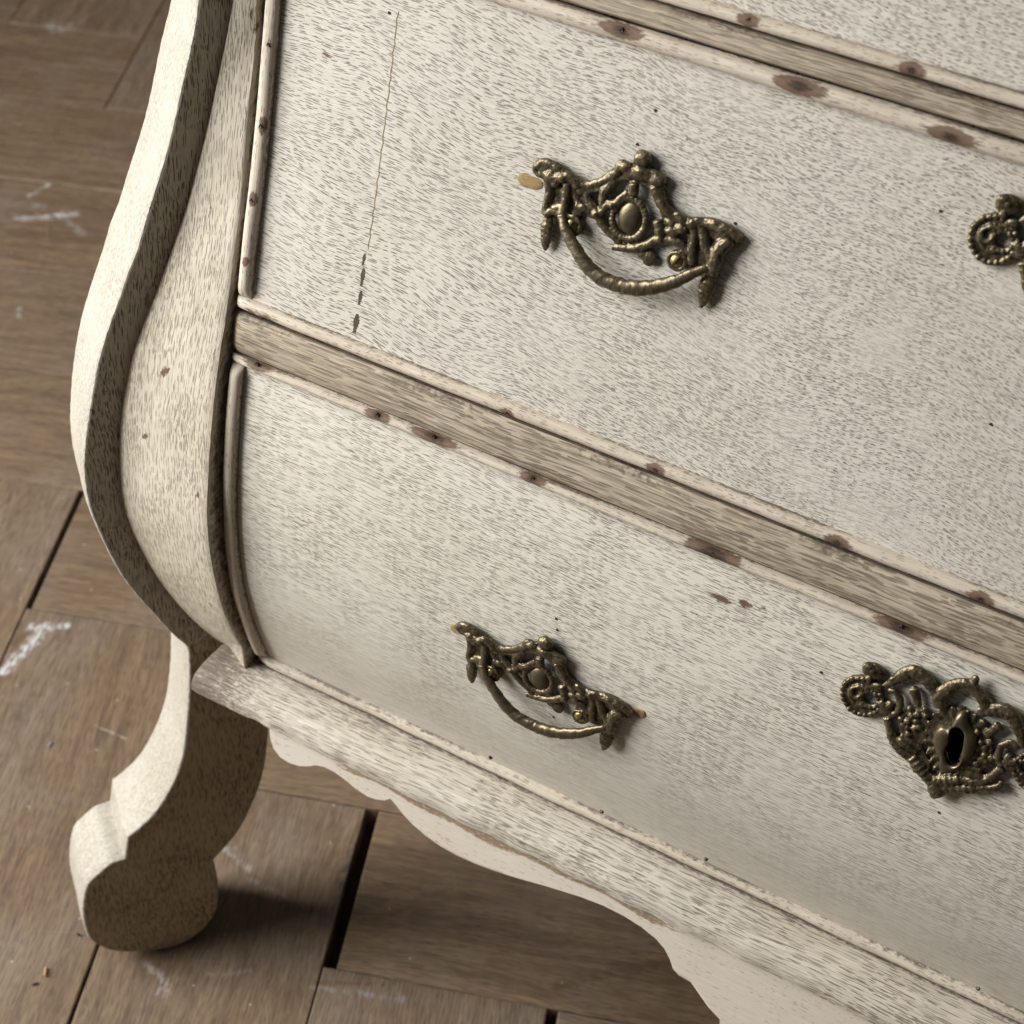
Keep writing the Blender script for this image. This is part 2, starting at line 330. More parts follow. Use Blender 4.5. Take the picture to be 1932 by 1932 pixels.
# ------------------------------------------------------------------ chest
BASE = Vector((0, .23, 0))
chest = bpy.data.objects.new('chest_of_drawers', None); COL.objects.link(chest); chest.location = BASE; chest.empty_display_size = .1
chest['label'] = 'stripped pale wooden bombe chest of drawers with aged brass handles standing on herringbone parquet'; chest['category'] = 'chest'
PINV[chest.name] = Matrix.Translation(-BASE)
XR = .3938                                             # drawer half width
# heights of every joint, read where each line crosses the photograph
zj = lambda x, y: onsurf((x, y))[2]
Z = dict(b1=zj(688.5, 1301.8), b1m=zj(688.5, 1323), t1m=zj(889.7, 861.4), t1=zj(889.7, 843), r1a=zj(889.7, 841.7), r1b=zj(889.7, 757), b2=zj(889.7, 753.5), b2m=zj(889.7, 727),
         t2m=zj(1932, 309.7), t2=zj(1932, 270.5), r2a=zj(1932, 269), r2b=zj(1932, 207), b3=zj(1932, 205.6), b3m=zj(1932, 173.5))
Z['t3'] = Z['b3']+.150; Z['top'] = Z['t3']+.03
def paint(P, spots, up=None):                          # blobs (centre, half length along x, half height) -> 0..1
    P = np.asarray(P); out = np.zeros(len(P))
    for (c, a, b, k) in spots:
        d = 1.1*np.abs((P[:, 0]-c[0])/a)**1.4+((P[:, 1]-c[1])**2+(P[:, 2]-c[2])**2)/b**2
        out = np.maximum(out, k*np.exp(-d))
    return out
def paintv(P, spots):                                  # same, stretched along height
    P = np.asarray(P); out = np.zeros(len(P))
    for (c, a, b, k) in spots:
        d = ((P[:, 1]-c[1])**2+(P[:, 2]-c[2])**2)/a**2+((P[:, 0]-c[0])/b)**2
        out = np.maximum(out, k*np.exp(-d))
    return out

def panel(name, za, zb, mat, hole=False, spots=(), seed=0):
    nx, nz = 330, 92; xs = np.linspace(-XR, XR, nx); zs = unarc(np.linspace(arc(za), arc(zb), nz))
    V = np.array([[x, yprof(z), z] for x in xs for z in zs]); UV = [(x, arc(z)) for x in xs for z in zs]
    F = grid_faces(nx, nz)
    F = [tuple(reversed(f)) for f in F]
    if hole is not False:
        cx, cz = hole
        F = [f for f in F if ((V[list(f), 0].mean()-cx)/.0062)**2+((V[list(f), 2].mean()-cz)/.0115)**2 > 1]
    rim = [i*nz for i in range(nx)]+[(nx-1)*nz+j for j in range(1, nz)]+[i*nz+nz-1 for i in range(nx-2, -1, -1)]+[j for j in range(nz-2, 0, -1)]
    n0 = len(V); V = np.vstack([V, V[rim]+np.array([0, .02, 0])]); UV += [UV[i] for i in rim]
    k = len(rim); F += [(rim[i], rim[(i+1) % k], n0+(i+1) % k, n0+i) for i in range(k)]
    F = [tuple(reversed(f)) if n >= len(F)-k else f for n, f in enumerate(F)]
    e = np.minimum(XR-np.abs(V[:, 0])-.0055, np.minimum(np.abs(V[:, 2]-za), np.abs(V[:, 2]-zb))-.008)
    lump = .5+.5*np.sin(V[:, 0]*37+seed)*np.sin(V[:, 2]*41+V[:, 0]*23+seed)
    gr = np.clip(np.exp(-np.maximum(e, 0)/.0022)*(.12+.22*lump), 0, 1)
    o = mesh_obj(name, V, F, mat, chest, UV, True, 50, {'stain': paint(V, spots), 'grime': gr}); return o

H1PX = (1021.5, 1275.7); H2PX = (1192.9, 410.2)
key_z = H0-.001; key2_z = onsurf((2045, 500))[2]
spots1 = [(onsurf((1360, 1130)), .008, .0022, .75), (onsurf((1405, 1140)), .005, .002, .8), (onsurf((1440, 1148)), .006, .0018, .6), (onsurf((1500, 1160)), .004, .002, .25)]
drawer1 = panel('drawer', Z['b1m'], Z['t1m'], M_panel2, (0, key_z), spots1, 1.)
spots2 = [(onsurf((1297, 262)), .0022, .0014, .7), (onsurf((617, 104)), .005, .0015, .55), (onsurf((1620, 1140)), .002, .0014, .35)]
drawer2 = panel('drawer', Z['b2m'], Z['t2m'], M_panel, (-.0025, key2_z-.004), spots2, 2.)
drawer3 = panel('drawer', Z['b3m'], Z['t3']-.01, M_panel, False, (), 3.)
drawer1['label'] = 'lowest drawer, its front bellied and curving under'; drawer2['label'] = 'middle drawer with old upright seam in its veneer'; drawer3['label'] = 'uppermost drawer above the grey rail'
for d in (drawer1, drawer2, drawer3): PINV[d.name] = d.matrix_parent_inverse.inverted() if False else Matrix.Identity(4)
def sub(o, drawer):
    o.parent = drawer; o.matrix_parent_inverse = Matrix.Identity(4)

# --- beads (half round strips) round each drawer
def wav(t, seed, amp):
    return amp*(np.sin(t*31+seed)+.6*np.sin(t*77+seed*2.1)+.5*np.sin(t*143+seed*.7))
def bead_h(drawer, za, zb, spots, hgt=.0050, seed=0., x0=-XR-.0028):
    nx, nk = 420, 9; xs = np.linspace(x0, -x0, nx); V, UV, gr = [], [], []; zc = (za+zb)/2; hw = (arc(zb)-arc(za))/2
    for x in xs:
        mit = min(1., max(0., (abs(x0)-abs(x))/.010))
        for j in range(nk):
            th = math.pi*j/(nk-1); a = arc(zc)-math.cos(th)*hw*(1+wav(x, seed+j, .03)); h = hgt*math.sin(th)**.7*(1+wav(x, seed+3+j*.3, .05))*(.35+.65*math.sqrt(mit))-.0004
            V.append(surf(x, float(unarc(a)), h)); UV.append((x, j*.0016+za)); gr.append(.95 if j in (0, nk-1) else .55 if j in (1, nk-2) else .0)
    P = np.array(V); g = np.array(gr)*(.6+.4*np.sin(P[:, 0]*53+seed)*np.sin(P[:, 0]*19+seed*3))
    o = mesh_obj('bead_strip', V, [tuple(reversed(f)) for f in grid_faces(nx, nk)], M_mold, None, UV, True, None, {'stain': paint(P, spots), 'grime': g}); sub(o, drawer); return o
def bead_v(drawer, za, zb, sgn, spots, seed=0.):
    nz, nk = 110, 9; zs = np.linspace(za, zb, nz); V, UV, gr = [], [], []
    for z in zs:
        for j in range(nk):
            th = math.pi*j/(nk-1); x = -XR+.0012-math.cos(th)*.0042; h = .0050*math.sin(th)**.7*(1+wav(z, seed+j*.3, .05))*math.sqrt(min(1, .02+min(z-za, zb-z)/.006))-.0004
            p = surf(x, z, h); p[0] *= sgn; V.append(p); UV.append((arc(z), j*.0016+seed)); gr.append(.9 if j in (0, nk-1) else .5 if j in (1, nk-2) else .12)
    F = grid_faces(nz, nk); F = F if sgn > 0 else [tuple(reversed(f)) for f in F]
    P = np.array(V); o = mesh_obj('bead_strip', V, F, M_mold, None, UV, True, None, {'stain': paintv(P, spots), 'grime': np.array(gr)}); sub(o, drawer); return o
def nail(drawer, px, off, r=.0011, mat=None):
    P = onsurf(px, -off); V, F = [], []; s_ = slope(P[2]); n = np.array([0, -1, s_])/math.hypot(1, s_); t = np.array([0, s_, 1])/math.hypot(1, s_)
    for k, (rr, h) in enumerate(((1., -.0008), (1., .0001), (.7, .0006), (.15, .0004))):
        for j in range(10):
            a = j*math.tau/10; q = rr*r*(1+.15*math.sin(3*a+px[0])); V.append(P+EX*q*math.cos(a)+t*q*math.sin(a)+n*h)
    F = grid_faces(4, 10, 0, True)+[tuple(range(30, 40))]
    o = mesh_obj('nail', V, F, mat or M_iron, None, None, True, 40); sub(o, drawer); return o
def nails(drawer, pxs, off=.0040):
    sp = []
    for (x, y, a, b, k) in pxs:
        P = onsurf((x, y), -off); sp.append((P, a*random.uniform(.8, 1.15), b*1.05, k*1.2)); nail(drawer, (x, y), off)
    return sp
sp = nails(drawer2, [(957, 780, .005, .003, .7), (1237, 886, .006, .003, .8), (1580, 1023, .008, .003, .85), (1850, 1130, .007, .0035, .8)])
sp += [(onsurf((500, 608), -.005), .012, .006, .55), (onsurf((470, 590), -.005), .005, .003, .6), (onsurf((560, 635), -.005), .010, .004, .4)]
bead_h(drawer2, Z['b2']+.0006, Z['b2m'], sp, seed=1.)
sp = nails(drawer2, [(1173, 57, .010, .0032, .9), (1508, 163, .012, .0032, .95), (1795, 258, .011, .0034, .9)])
bead_h(drawer2, Z['t2m'], Z['t2'], sp, seed=2.)
sp = nails(drawer1, [(485, 687, .011, .003, .85), (712, 783, .008, .003, .9), (818, 824, .012, .0032, .95), (1005, 903, .007, .003, .9), (1345, 1045, .014, .0048, 1.), (1700, 1183, .012, .004, 1.)], .0034)
bead_h(drawer1, Z['t1m'], Z['t1']-.0004, sp, .0045, 3.)
sp = nails(drawer1, [(925, 1430, .006, .003, .7), (1135, 1532, .010, .003, .8), (1332, 1622, .012, .003, .8), (1845, 1866, .008, .0035, .8)])
sp += [(onsurf((520, 1243), -.005), .010, .004, .45)]
bead_h(drawer1, Z['b1m']-.0058, Z['b1m']+.0004, sp, .0052, 4.)
sp = nails(drawer3, [(1412, 38, .006, .003, .75), (1720, 132, .006, .0032, .85)])
bead_h(drawer3, Z['b3']+.0006, Z['b3m'], sp, seed=5.)
bead_h(drawer3, Z['t3']-.010, Z['t3'], [], seed=6.)
def vspots(dr, L):
    sp = []
    for (x, y, a, b, k) in L: sp.append((onsurf((x, y), -.006), a*.55, b*.8, k*1.0)); nail(dr, (x, y), .0044, .0010)
    return sp
bead_v(drawer2, Z['b2m'], Z['t2m'], 1, vspots(drawer2, [(492, 238, .009, .003, .9), (474, 378, .008, .003, .9), (461, 495, .006, .003, .75), (506, 85, .006, .004, .6)]), 1.)
bead_v(drawer2, Z['b2m'], Z['t2m'], -1, [], 2.); bead_v(drawer1, Z['b1m'], Z['t1m'], 1, [], 3.); bead_v(drawer1, Z['b1m'], Z['t1m'], -1, [], 4.)
bead_v(drawer3, Z['b3m'], Z['t3']-.01, 1, [], 5.); bead_v(drawer3, Z['b3m'], Z['t3']-.01, -1, [], 6.)
for dr, L in ((drawer2, [(1203, 272), (1237, 208), (1388, 421), (1775, 398), (1870, 800), (735, 24)]), (drawer1, [(1050, 1167), (1052, 1188), (1772, 1532), (1550, 1268), (1045, 1352)])):
    for p in L: o = nail(dr, p, -.0003, .0009, M_dark); o.name = 'nail_hole'  # dark discs on the veneer, the hole's shade given as colour
# upright veneer seam of the middle drawer with chipped edges
def seam_strip(px_a, px_b, w, name, mat, n=60, jag=.0):
    A, B = onsurf(px_a), onsurf(px_b); V = []
    for i in range(n):
        t = i/(n-1); z = A[2]*(1-t)+B[2]*t; x = A[0]*(1-t)+B[0]*t+wav(t*3, 1.3, .00022)
        ww = w*(.5+.5*abs(math.sin(i*1.7)+jag*math.sin(i*5.1)))
        for s_ in (-1, 1): V.append(surf(x+s_*ww/2, z, .00012))
    o = mesh_obj(name, V, [(2*i, 2*i+2, 2*i+3, 2*i+1) for i in range(n-1)], mat); sub(o, drawer2)
M_seam = plain('seam_line', (.34, .25, .155), .9)
seam_strip((751, 20), (694, 470), .00048, 'veneer_seam', M_seam)
for (a, b, w) in (((688, 478), (684, 500), .0012), ((686, 505), (681, 540), .0017), ((681, 548), (677, 575), .0016), ((674, 592), (668, 628), .0024)):
    seam_strip(a, b, w, 'veneer_chip', plain('chip_grime', (.085, .065, .048), .9) if 'chip_grime' not in bpy.data.materials else bpy.data.materials['chip_grime'], 16, 1.2)

# --- rails between the drawers
def rail(za, zb, x0, seed, fwd=.0025):
    nx, nk = 200, 12; xs = np.linspace(-x0, x0, nx); V, UV, gr = [], [], []
    for x in xs:
        e = min(1., (x0-abs(x))/.006+.05); r = 1-math.sqrt(max(0, 1-(1-e)**2)) if e < 1 else 0
        prof = [(za, -.025), (za, -.002)]+[(za+(zb-za)*t, fwd-.0022*(abs(2*t-1)**6)) for t in np.linspace(0, 1, nk-4)]+[(zb, -.002), (zb, -.025)]
        for j, (z, h) in enumerate(prof):
            V.append(surf(x, z, h-.004*r)); UV.append((x, j*.0018+za+seed)); gr.append(.5 if j >= nk-4 else .25 if j <= 3 else 0.)  # darkest along the upper edge, fainter along the lower
    P = np.array(V); g = np.array(gr)*(.7+.3*np.sin(P[:, 0]*61))
    F = [tuple(reversed(f)) for f in grid_faces(nx, nk)]+[tuple(range(nk)), tuple(reversed(range((nx-1)*nk, nx*nk)))]
    return mesh_obj('rail', V, F, M_rail, chest, UV, True, 40, {'stain': np.zeros(len(V)), 'grime': g})
rail(Z['r1a'], Z['r1b']-.0012, .3985, .0); rail(Z['r2a']+.0008, Z['r2b']-.001, .3985, .3); rail(Z['t3']+.002, Z['top'], .3985, .6)

# --- stiles: swept boards between drawer and post
STL = T_("435.2,0;419.2,86.3;401.9,167.7;387.1,236.8;364.9,325.6;342.7,404.6;308.2,502.6;286,561.8;266.3,611.2;246.5,668;236.6,714.8;226.8,769;221.8,830.7;223,900.3;229.3,949.6;241.6,991.6;263.8,1038.4;290.9,1085.3;323,1127.3;355.1,1161.8;387.1,1188.9;416.7,1211")
STR = T_("487,0;485.8,74;475.9,172.7;468.5,246.7;461.1,345.4;450,423.7;442.6,473;436.4,527.3;429,581.6;425.4,611.2;416.7,660.5;406.9,732;399.5,806;393.3,900.3;390.8,974.3;397,1048.3;409.3,1110;424.1,1159.3;443.9,1201.3;461,1228.4")
pl_ = np.array([hit(p, ND, CD) for p in STL]); pr_ = np.array([hit(p, EX, -.3995) for p in STR])
def extend(P, zt):                                     # carry a curve on up to the top of the chest
    z0 = P[0, 2]; out = []
    for z in np.linspace(zt, z0+.03, 6):
        q = P[0].copy(); d = (P[0]-P[2])/(P[0, 2]-P[2, 2]); k = (z-z0); q = q+d*k*math.exp(-k/.11); q[2] = z; out.append(q)
    return np.vstack([out, P])
pl_ = extend(pl_, Z['top']); pr_ = extend(pr_, Z['top'])
pr_[:, 0] = -.3995
sl, sr = spline(pl_, 130), spline(pr_, 130)
sl[-1, 2] = sr[-1, 2] = H0-.200
def stile(sgn):
    tt = [.05, .1, .2, .32, .45, .58, .7, .8, .88, .93, .97, 1.]; nk = len(tt)+4; V, UV, gr = [], [], []; n = 130; acc = 0
    for i in range(n):
        if i: acc += np.linalg.norm(sr[i]-sr[i-1])
        a, b = sr[i].copy(), sl[i].copy()
        rows = [a+np.array([.0002, .030, 0]), a+np.array([.0, .0025, 0]), a+np.array([-.0006, .0006, 0])]
        b = b+ND*.0017
        for t in tt: q = a*(1-t)+b*t; q = q+np.array([0, -.0007*math.sin(math.pi*t)+.0012*max(0, t-.93)/.07, 0]); rows.append(q)
        rows.append(b+np.array([-.004, .03, 0]))
        for j, q in enumerate(rows):
            q = q.copy(); q[0] *= sgn; V.append(q); UV.append((acc, .004*j if j < 3 else .012+(abs(q[0])-.3995))); gr.append(.45 if j < 2 else .95 if j >= nk-2 else .55 if j == nk-3 else .38 if j == nk-4 else .25 if j == 3 else .06)
    g = np.array(gr); P = np.array(V); w = np.clip((H0-.10-P[:, 2])/.08, 0, 1); g = np.clip(g+w*.10, 0, 1)
    spx = [((312, 712), .005, .0009, .6), ((428, 650), .004, .0009, .4), ((300, 560), .003, .001, .4), ((465, 30), .006, .0035, .4), ((478, 75), .004, .002, .5), ((376, 925), .003, .0012, .5), ((260, 830), .003, .001, .5)]
    sp = []
    for (p, a, b, k) in spx:
        c = onsurf(p, -.010); i = np.argmin(np.linalg.norm(P*[sgn, 1, 1]-c, axis=1)); sp.append((P[i], a, b, k if sgn > 0 else 0))
    F = grid_faces(n, nk); F = [tuple(reversed(f)) for f in F] if sgn < 0 else F
    return mesh_obj('stile', V, F, M_stile, chest, UV, True, 45, {'stain': paintv(P, sp), 'grime': g})
stile(1); stile(-1)

# --- corner posts and legs: boards cut to an S outline, standing on the diagonal
RIDGE = T_("373.6,0;367.4,49.3;355,108.5;340.3,167.7;325.5,234.4;310.7,296;293.4,355.2;276.1,409.5;256.4,473;239.1,515;224.3,561.8;207,611.2;192.2,658;179.9,705;165.1,788.8;158.9,855.4;158.9,900.3;169,962;192.2,1018.7;224.3,1077.9;256.4,1122.3;288.4,1159.3;320.5,1193.9;352.6,1221")
LEG = T_("355,1235;355.5,1262;355,1307.3;352.6,1356.7;345.8,1416.4;333.5,1458.4;316.2,1495.4;291.6,1534.8;262,1564.4;239.7,1581.7")
TOE = T_("234.8,1622;207.7,1631;183,1650.8;164.5,1670;157,1700;157,1735;167,1771.6;190.4,1788.9;217.5,1797.5;264.4,1798.8;301.4,1795;338.4,1786.4;375.4,1764.2;397.6,1739.5;409.9,1714.9;413.6,1680.3;411.2,1655.7;402.5,1628.5")
INN = T_("402.5,1626;429.7,1596.4;454.3,1564.4;476.5,1522.5;491.3,1485.5;501.1,1443.5;507.3,1377;508,1330;500,1280")
def dpts(pxs): return [sz(p) for p in pxs]
def sp2(pts, step=.003):
    P = np.array(pts); L = np.linalg.norm(np.diff(P, axis=0), axis=1).sum(); q = spline(np.c_[P, np.zeros(len(P))], max(4, int(L/step))); return q[:, :2]
def prism(name, poly, mat, facet=.0010, hot=None, tone_fn=None, t0=0.0, tk=1.0):
    P = np.array(poly); n = len(P); nx, pv = np.roll(P, -1, 0), np.roll(P, 1, 0)
    tg = nx-pv; tg /= np.linalg.norm(tg, axis=1)[:, None]+1e-9; area = .5*np.sum(P[:, 0]*nx[:, 1]-nx[:, 0]*P[:, 1])
    nrm = np.c_[-tg[:, 1], tg[:, 0]]*(1 if area > 0 else -1)                # inward
    rings = [(0, .0016), (.0004, .0006), (.0016, 0), (TH*.2, -.0006), (TH*.40, -.0004), (TH*.43, 0), (TH*.7, facet*.5), (TH-.003, facet), (TH-.0006, facet+.001), (TH, facet+.0025)]
    V, UV, gr = [], [], []; acc = np.concatenate([[0], np.cumsum(np.linalg.norm(np.diff(P, axis=0), axis=1))])
    for t, ins in rings:
        for i in range(n):
            jit = .00010*math.sin(i*1.9+t*400)+.00022*math.sin(i*.21+t*90)
            s_, z = P[i]+nrm[i]*(ins+(jit if t > 0 else 0)); V.append(fromD(s_, z, t0+t*tk*(1-2*t0/TH))); UV.append((acc[i], .2+t)); gr.append(0)
    nr = len(rings); F = [tuple(f) for f in grid_faces(nr, n, 0, True)]
    # the flat sides
    V += [fromD(*(P[i]+nrm[i]*.0016), t0) for i in range(n)]; UV += [(P[i][1], P[i][0]) for i in range(n)]
    V += [fromD(*(P[i]+nrm[i]*.0022), (TH-t0)*tk-.004) for i in range(n)]; UV += [(P[i][1]+.3, P[i][0]) for i in range(n)]
    a = nr*n
    F.append(tuple(range(a, a+n))); F.append(tuple(reversed(range(a+n, a+2*n))))
    Vn = np.array(V); at = {'stain': paintv(Vn, hot or []), 'grime': np.zeros(len(V)) if tone_fn is None else tone_fn(Vn)}
    bm_fix = mesh_obj(name, V, F, mat, chest, UV, True, 32, at); bm_fix.data.materials.append(M_edge)
    bm_fix.data.polygons.foreach_set('material_index', [1]*(len(F)-2)+[0, 0])
    bm = bmesh.new(); bm.from_mesh(bm_fix.data); bmesh.ops.recalc_face_normals(bm, faces=bm.faces); bm.to_mesh(bm_fix.data); bm.free()
    bm_fix.data.set_sharp_from_angle(angle=math.radians(32)); return bm_fix
rg = np.array(dpts(RIDGE)); top_s = []
for z in np.linspace(Z['top'], rg[0, 1]+.03, 6):
    k = z-rg[0, 1]; d = (rg[0, 0]-rg[2, 0])/(rg[0, 1]-rg[2, 1]); top_s.append((rg[0, 0]+d*k*math.exp(-k/.11), z))
outer = sp2(np.vstack([top_s, rg])); inner = np.array([(P@OD-.010-.018*np.clip((H0-P[2])/.1, 0, 1), P[2]) for P in sl[::3]])
inner = inner[inner[:, 1] > outer[-1, 1]+.004]
post = prism('corner_post', [tuple(p) for p in outer]+[tuple(p) for p in inner[::-1]], M_post)
leg_poly = [tuple(p) for p in sp2(dpts(LEG))]+[tuple(p) for p in sp2(dpts(TOE), .0025)]+[tuple(p) for p in sp2(dpts(INN))[1:]]
zf0 = min(p[1] for p in leg_poly)
leg_poly = [(s_, z-zf0*max(0, 1-z/.05)) for s_, z in leg_poly]
zt = leg_poly[0][1]+.030
leg_poly += [(leg_poly[-1][0]+.012, zt), (leg_poly[0][0]+.002, zt)]
hotleg = [(hit((376, 1495), ND, CD), .007, .0022, .8), (hit((380, 1480), ND, CD), .004, .002, .6)]
leg = prism('leg', leg_poly, M_leg, .0005, hotleg, lambda V: np.clip((.035-V[:, 2])/.05, 0, 1)*.55, .0006, 1.12)  # tone darkens towards the floor
def legcrack():
    V = []; pts = T_("163,1690;160,1702;163,1716;166,1730"); q = [hit(p, ND, CD-.004)+OD*.0012 for p in pts]
    return q
for src, kw in ((post, dict(scale=(-1, 1, 1))), (leg, dict(scale=(-1, 1, 1)))):
    c = dup(src); c.parent = chest; c.matrix_parent_inverse = src.matrix_parent_inverse; c.scale = (-1, 1, 1)
for sx in (1, -1):
    c = dup(leg); c.parent = chest; c.matrix_parent_inverse = leg.matrix_parent_inverse; c.scale = (sx, -1, 1); c.location = (0, .50, 0)

# --- ledge, apron, carcass
LP = [(.040, -.1905), (.016, -.1915), (.0125, -.1916), (.010, -.1918), (.004, -.1925), (-.004, -.194), (-.010, -.197), (-.0130, -.2012), (-.0142, -.2052), (-.0144, -.2078), (-.0134, -.2090), (-.011, -.2095), (.040, -.2100)]
def ledge():
    nx, nk = 300, len(LP); V, UV, gr = [], [], []; xs = np.concatenate([np.linspace(-.4215, -.40, 24), np.linspace(-.399, .399, 252), np.linspace(.40, .4215, 24)]); jt = 9
    ar = np.concatenate([[0], np.cumsum([math.dist(LP[i], LP[i-1]) for i in range(1, nk)])])
    for x in xs:
        e = np.clip((.4215-abs(x))/.004, 0, 1); lump = wav(x, 2., .0004)
        for j, (y, z) in enumerate(LP):
            ch = .0012*max(0, math.sin(x*211)*math.sin(x*97+1))*(j in (8, 9, 10)) if x < -.3 else .0004*math.sin(x*190)*(j in (8, 9, 10))
            V.append((x+(-.0045*max(0, min(1, (.016-y)/.03))+.006*max(0, j-jt)/5)*(1 if x < 0 else -1)*np.clip((abs(x)-.40)/.02, 0, 1), y+lump*(j > 3)*.5+ch, H0+z-(1-e)*.0004*(j < 7))); UV.append((x, ar[j]))
            left = np.clip((-.352-x)/.06, 0, 1)*1.0; gr.append(max(left*.68, .9 if j == 1 else .6 if j == 2 else .25 if j == 3 else .2 if j >= 10 else 0.))
    F = [tuple(reversed(f)) for f in grid_faces(nx, nk)]+[tuple(range(nk)), tuple(reversed(range((nx-1)*nk, nx*nk)))]
    P = np.array(V); sp = [(hit((800, 1395), np.array([0, 0, 1.]), H0-.197), .0025, .0015, .7), (hit((873, 1450), np.array([0, 0, 1.]), H0-.197), .002, .0015, .7), (hit((1440, 1690), np.array([0, 0, 1.]), H0-.196), .008, .003, .4)]
    o = mesh_obj('base_ledge', V, F, M_ledge, chest, UV, True, 40, {'stain': paint(P, sp), 'grime': np.array(gr)})
    bm = bmesh.new(); bm.from_mesh(o.data); bmesh.ops.recalc_face_normals(bm, faces=bm.faces); bm.to_mesh(o.data); bm.free()
ledge()
AP = T_("508,1371;509.7,1393.2;516,1413.7;528.5,1431;545.8,1442;564.7,1447.7;583.6,1447.7;594.6,1445.2;611.9,1448.3;630.8,1457.8;649.7,1471.9;671.7,1490.8;693.8,1505;709.5,1510.3;725.2,1511.9;736.3,1508;744,1516.6;759.9,1538;778.8,1558.5;803.9,1580.5;832.3,1601;863.7,1618.3;898.4,1634;933,1646.6;980.2,1660.8;1027.4,1673.4;1095,1693.8;1137.8,1710;1177.3,1730;1210.2,1751.4;1236.5,1772.8;1253,1792.5;1262.8,1812.2;1269.4,1832;1279.2,1843.5;1302.3,1856.6;1312.1,1871.4;1335.2,1904.3;1361.5,1932")
EY = np.array([0, 1., 0]); YA = -.0122
def apron():
    q = np.array([hit(p, EY, YA) for p in AP])[:, [0, 2]]; zl = q[-1, 1]
    q = np.vstack([q, [(-.085, zl-.016), (-.05, zl-.026), (0, zl-.030)]])
    q = np.vstack([q, (q*[-1, 1])[::-1][1:]]); zt = H0-.2092
    xs = np.unique(np.concatenate([np.linspace(q[0, 0], q[-1, 0], 420), q[:, 0]])); zb = np.interp(xs, q[:, 0], q[:, 1]); zb = np.minimum(zb, zt-.002)
    nk = 22; V, UV, st, gr = [], [], [], []
    for x, z in zip(xs, zb):
        for j in range(nk):
            t = j/(nk-1); zz = zt*(1-t)+z*t; V.append((x, YA+(.0012 if j == nk-1 else 0), zz)); UV.append((x, zz))
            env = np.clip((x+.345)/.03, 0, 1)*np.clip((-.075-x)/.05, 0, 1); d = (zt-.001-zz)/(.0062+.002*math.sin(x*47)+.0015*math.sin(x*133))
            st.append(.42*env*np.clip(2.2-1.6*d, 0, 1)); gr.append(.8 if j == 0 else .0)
    n0 = len(V); F = [f for f in grid_faces(len(xs), nk)]
    for x, z in zip(xs, zb): V.append((x, YA+.018, z)); UV.append((x, z-.018)); st.append(0); gr.append(0)
    F += [(i*nk+nk-1, n0+i, n0+i+1, (i+1)*nk+nk-1) for i in range(len(xs)-1)]
    for x in xs: V.append((x, YA+.018, zt)); UV.append((x, zt)); st.append(0); gr.append(0)
    k = len(xs); F += [(n0+i, n0+k+i, n0+k+i+1, n0+i+1) for i in range(k-1)]
    F += [tuple([j for j in range(nk)]+[n0, n0+k]), tuple([(k-1)*nk+j for j in range(nk)]+[n0+k-1, n0+2*k-1])]
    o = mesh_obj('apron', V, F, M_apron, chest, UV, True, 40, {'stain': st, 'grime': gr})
    bm = bmesh.new(); bm.from_mesh(o.data); bmesh.ops.recalc_face_normals(bm, faces=bm.faces); bm.to_mesh(o.data); bm.free(); o.data.set_sharp_from_angle(angle=math.radians(40))
apron()
def slab(name, x0, x1, y0, y1, z0, z1, mat):
    V = [(x, y, z) for z in (z0, z1) for (x, y) in ((x0, y0), (x1, y0), (x1, y1), (x0, y1))]
    F = [(3, 2, 1, 0), (4, 5, 6, 7), (0, 1, 5, 4), (1, 2, 6, 5), (2, 3, 7, 6), (3, 0, 4, 7)]
    return mesh_obj(name, V, F, mat, chest, [(v[0]+v[1], v[1]*.3+v[2]) for v in V], False)
slab('bottom_board', -.415, .415, .042, .478, H0-.2090, H0-.1935, M_inner)
slab('back_panel', -.345, .345, .480, .492, H0-.20, Z['top'], M_inner)
slab('top_board', -.44, .44, .035, .490, Z['top']+.001, Z['top']+.024, M_post)
def light_block():                                     # sheet added behind the drawers to block light through the joints
    nz = 40; V = []
    for z in np.linspace(H0-.193, Z['top'], nz):
        for x in (-.402, .402): V.append((x, yprof(z)+.027, z))
    mesh_obj('carcass_front', V, [(2*i, 2*i+1, 2*i+3, 2*i+2) for i in range(nz-1)], M_inner, chest, [(v[0], v[2]) for v in V])
light_block()
def side(sgn):
    n, nk = 60, 10; V, UV = [], []
    for i in np.linspace(0, 129, n).astype(int):
        for j in range(nk):
            t = j/(nk-1); b = sl[i]; x = (b[0]+.004)*(1-.16*t); V.append((sgn*x, (b[1]+.045)*(1-t)+.480*t, b[2])); UV.append((b[2], .5*t+.6))
    F = grid_faces(n, nk); F = F if sgn > 0 else [tuple(reversed(f)) for f in F]
    mesh_obj('side_panel', V, F, M_post, chest, UV, True, None, {'stain': np.zeros(len(V)), 'grime': np.zeros(len(V))})
side(1); side(-1)

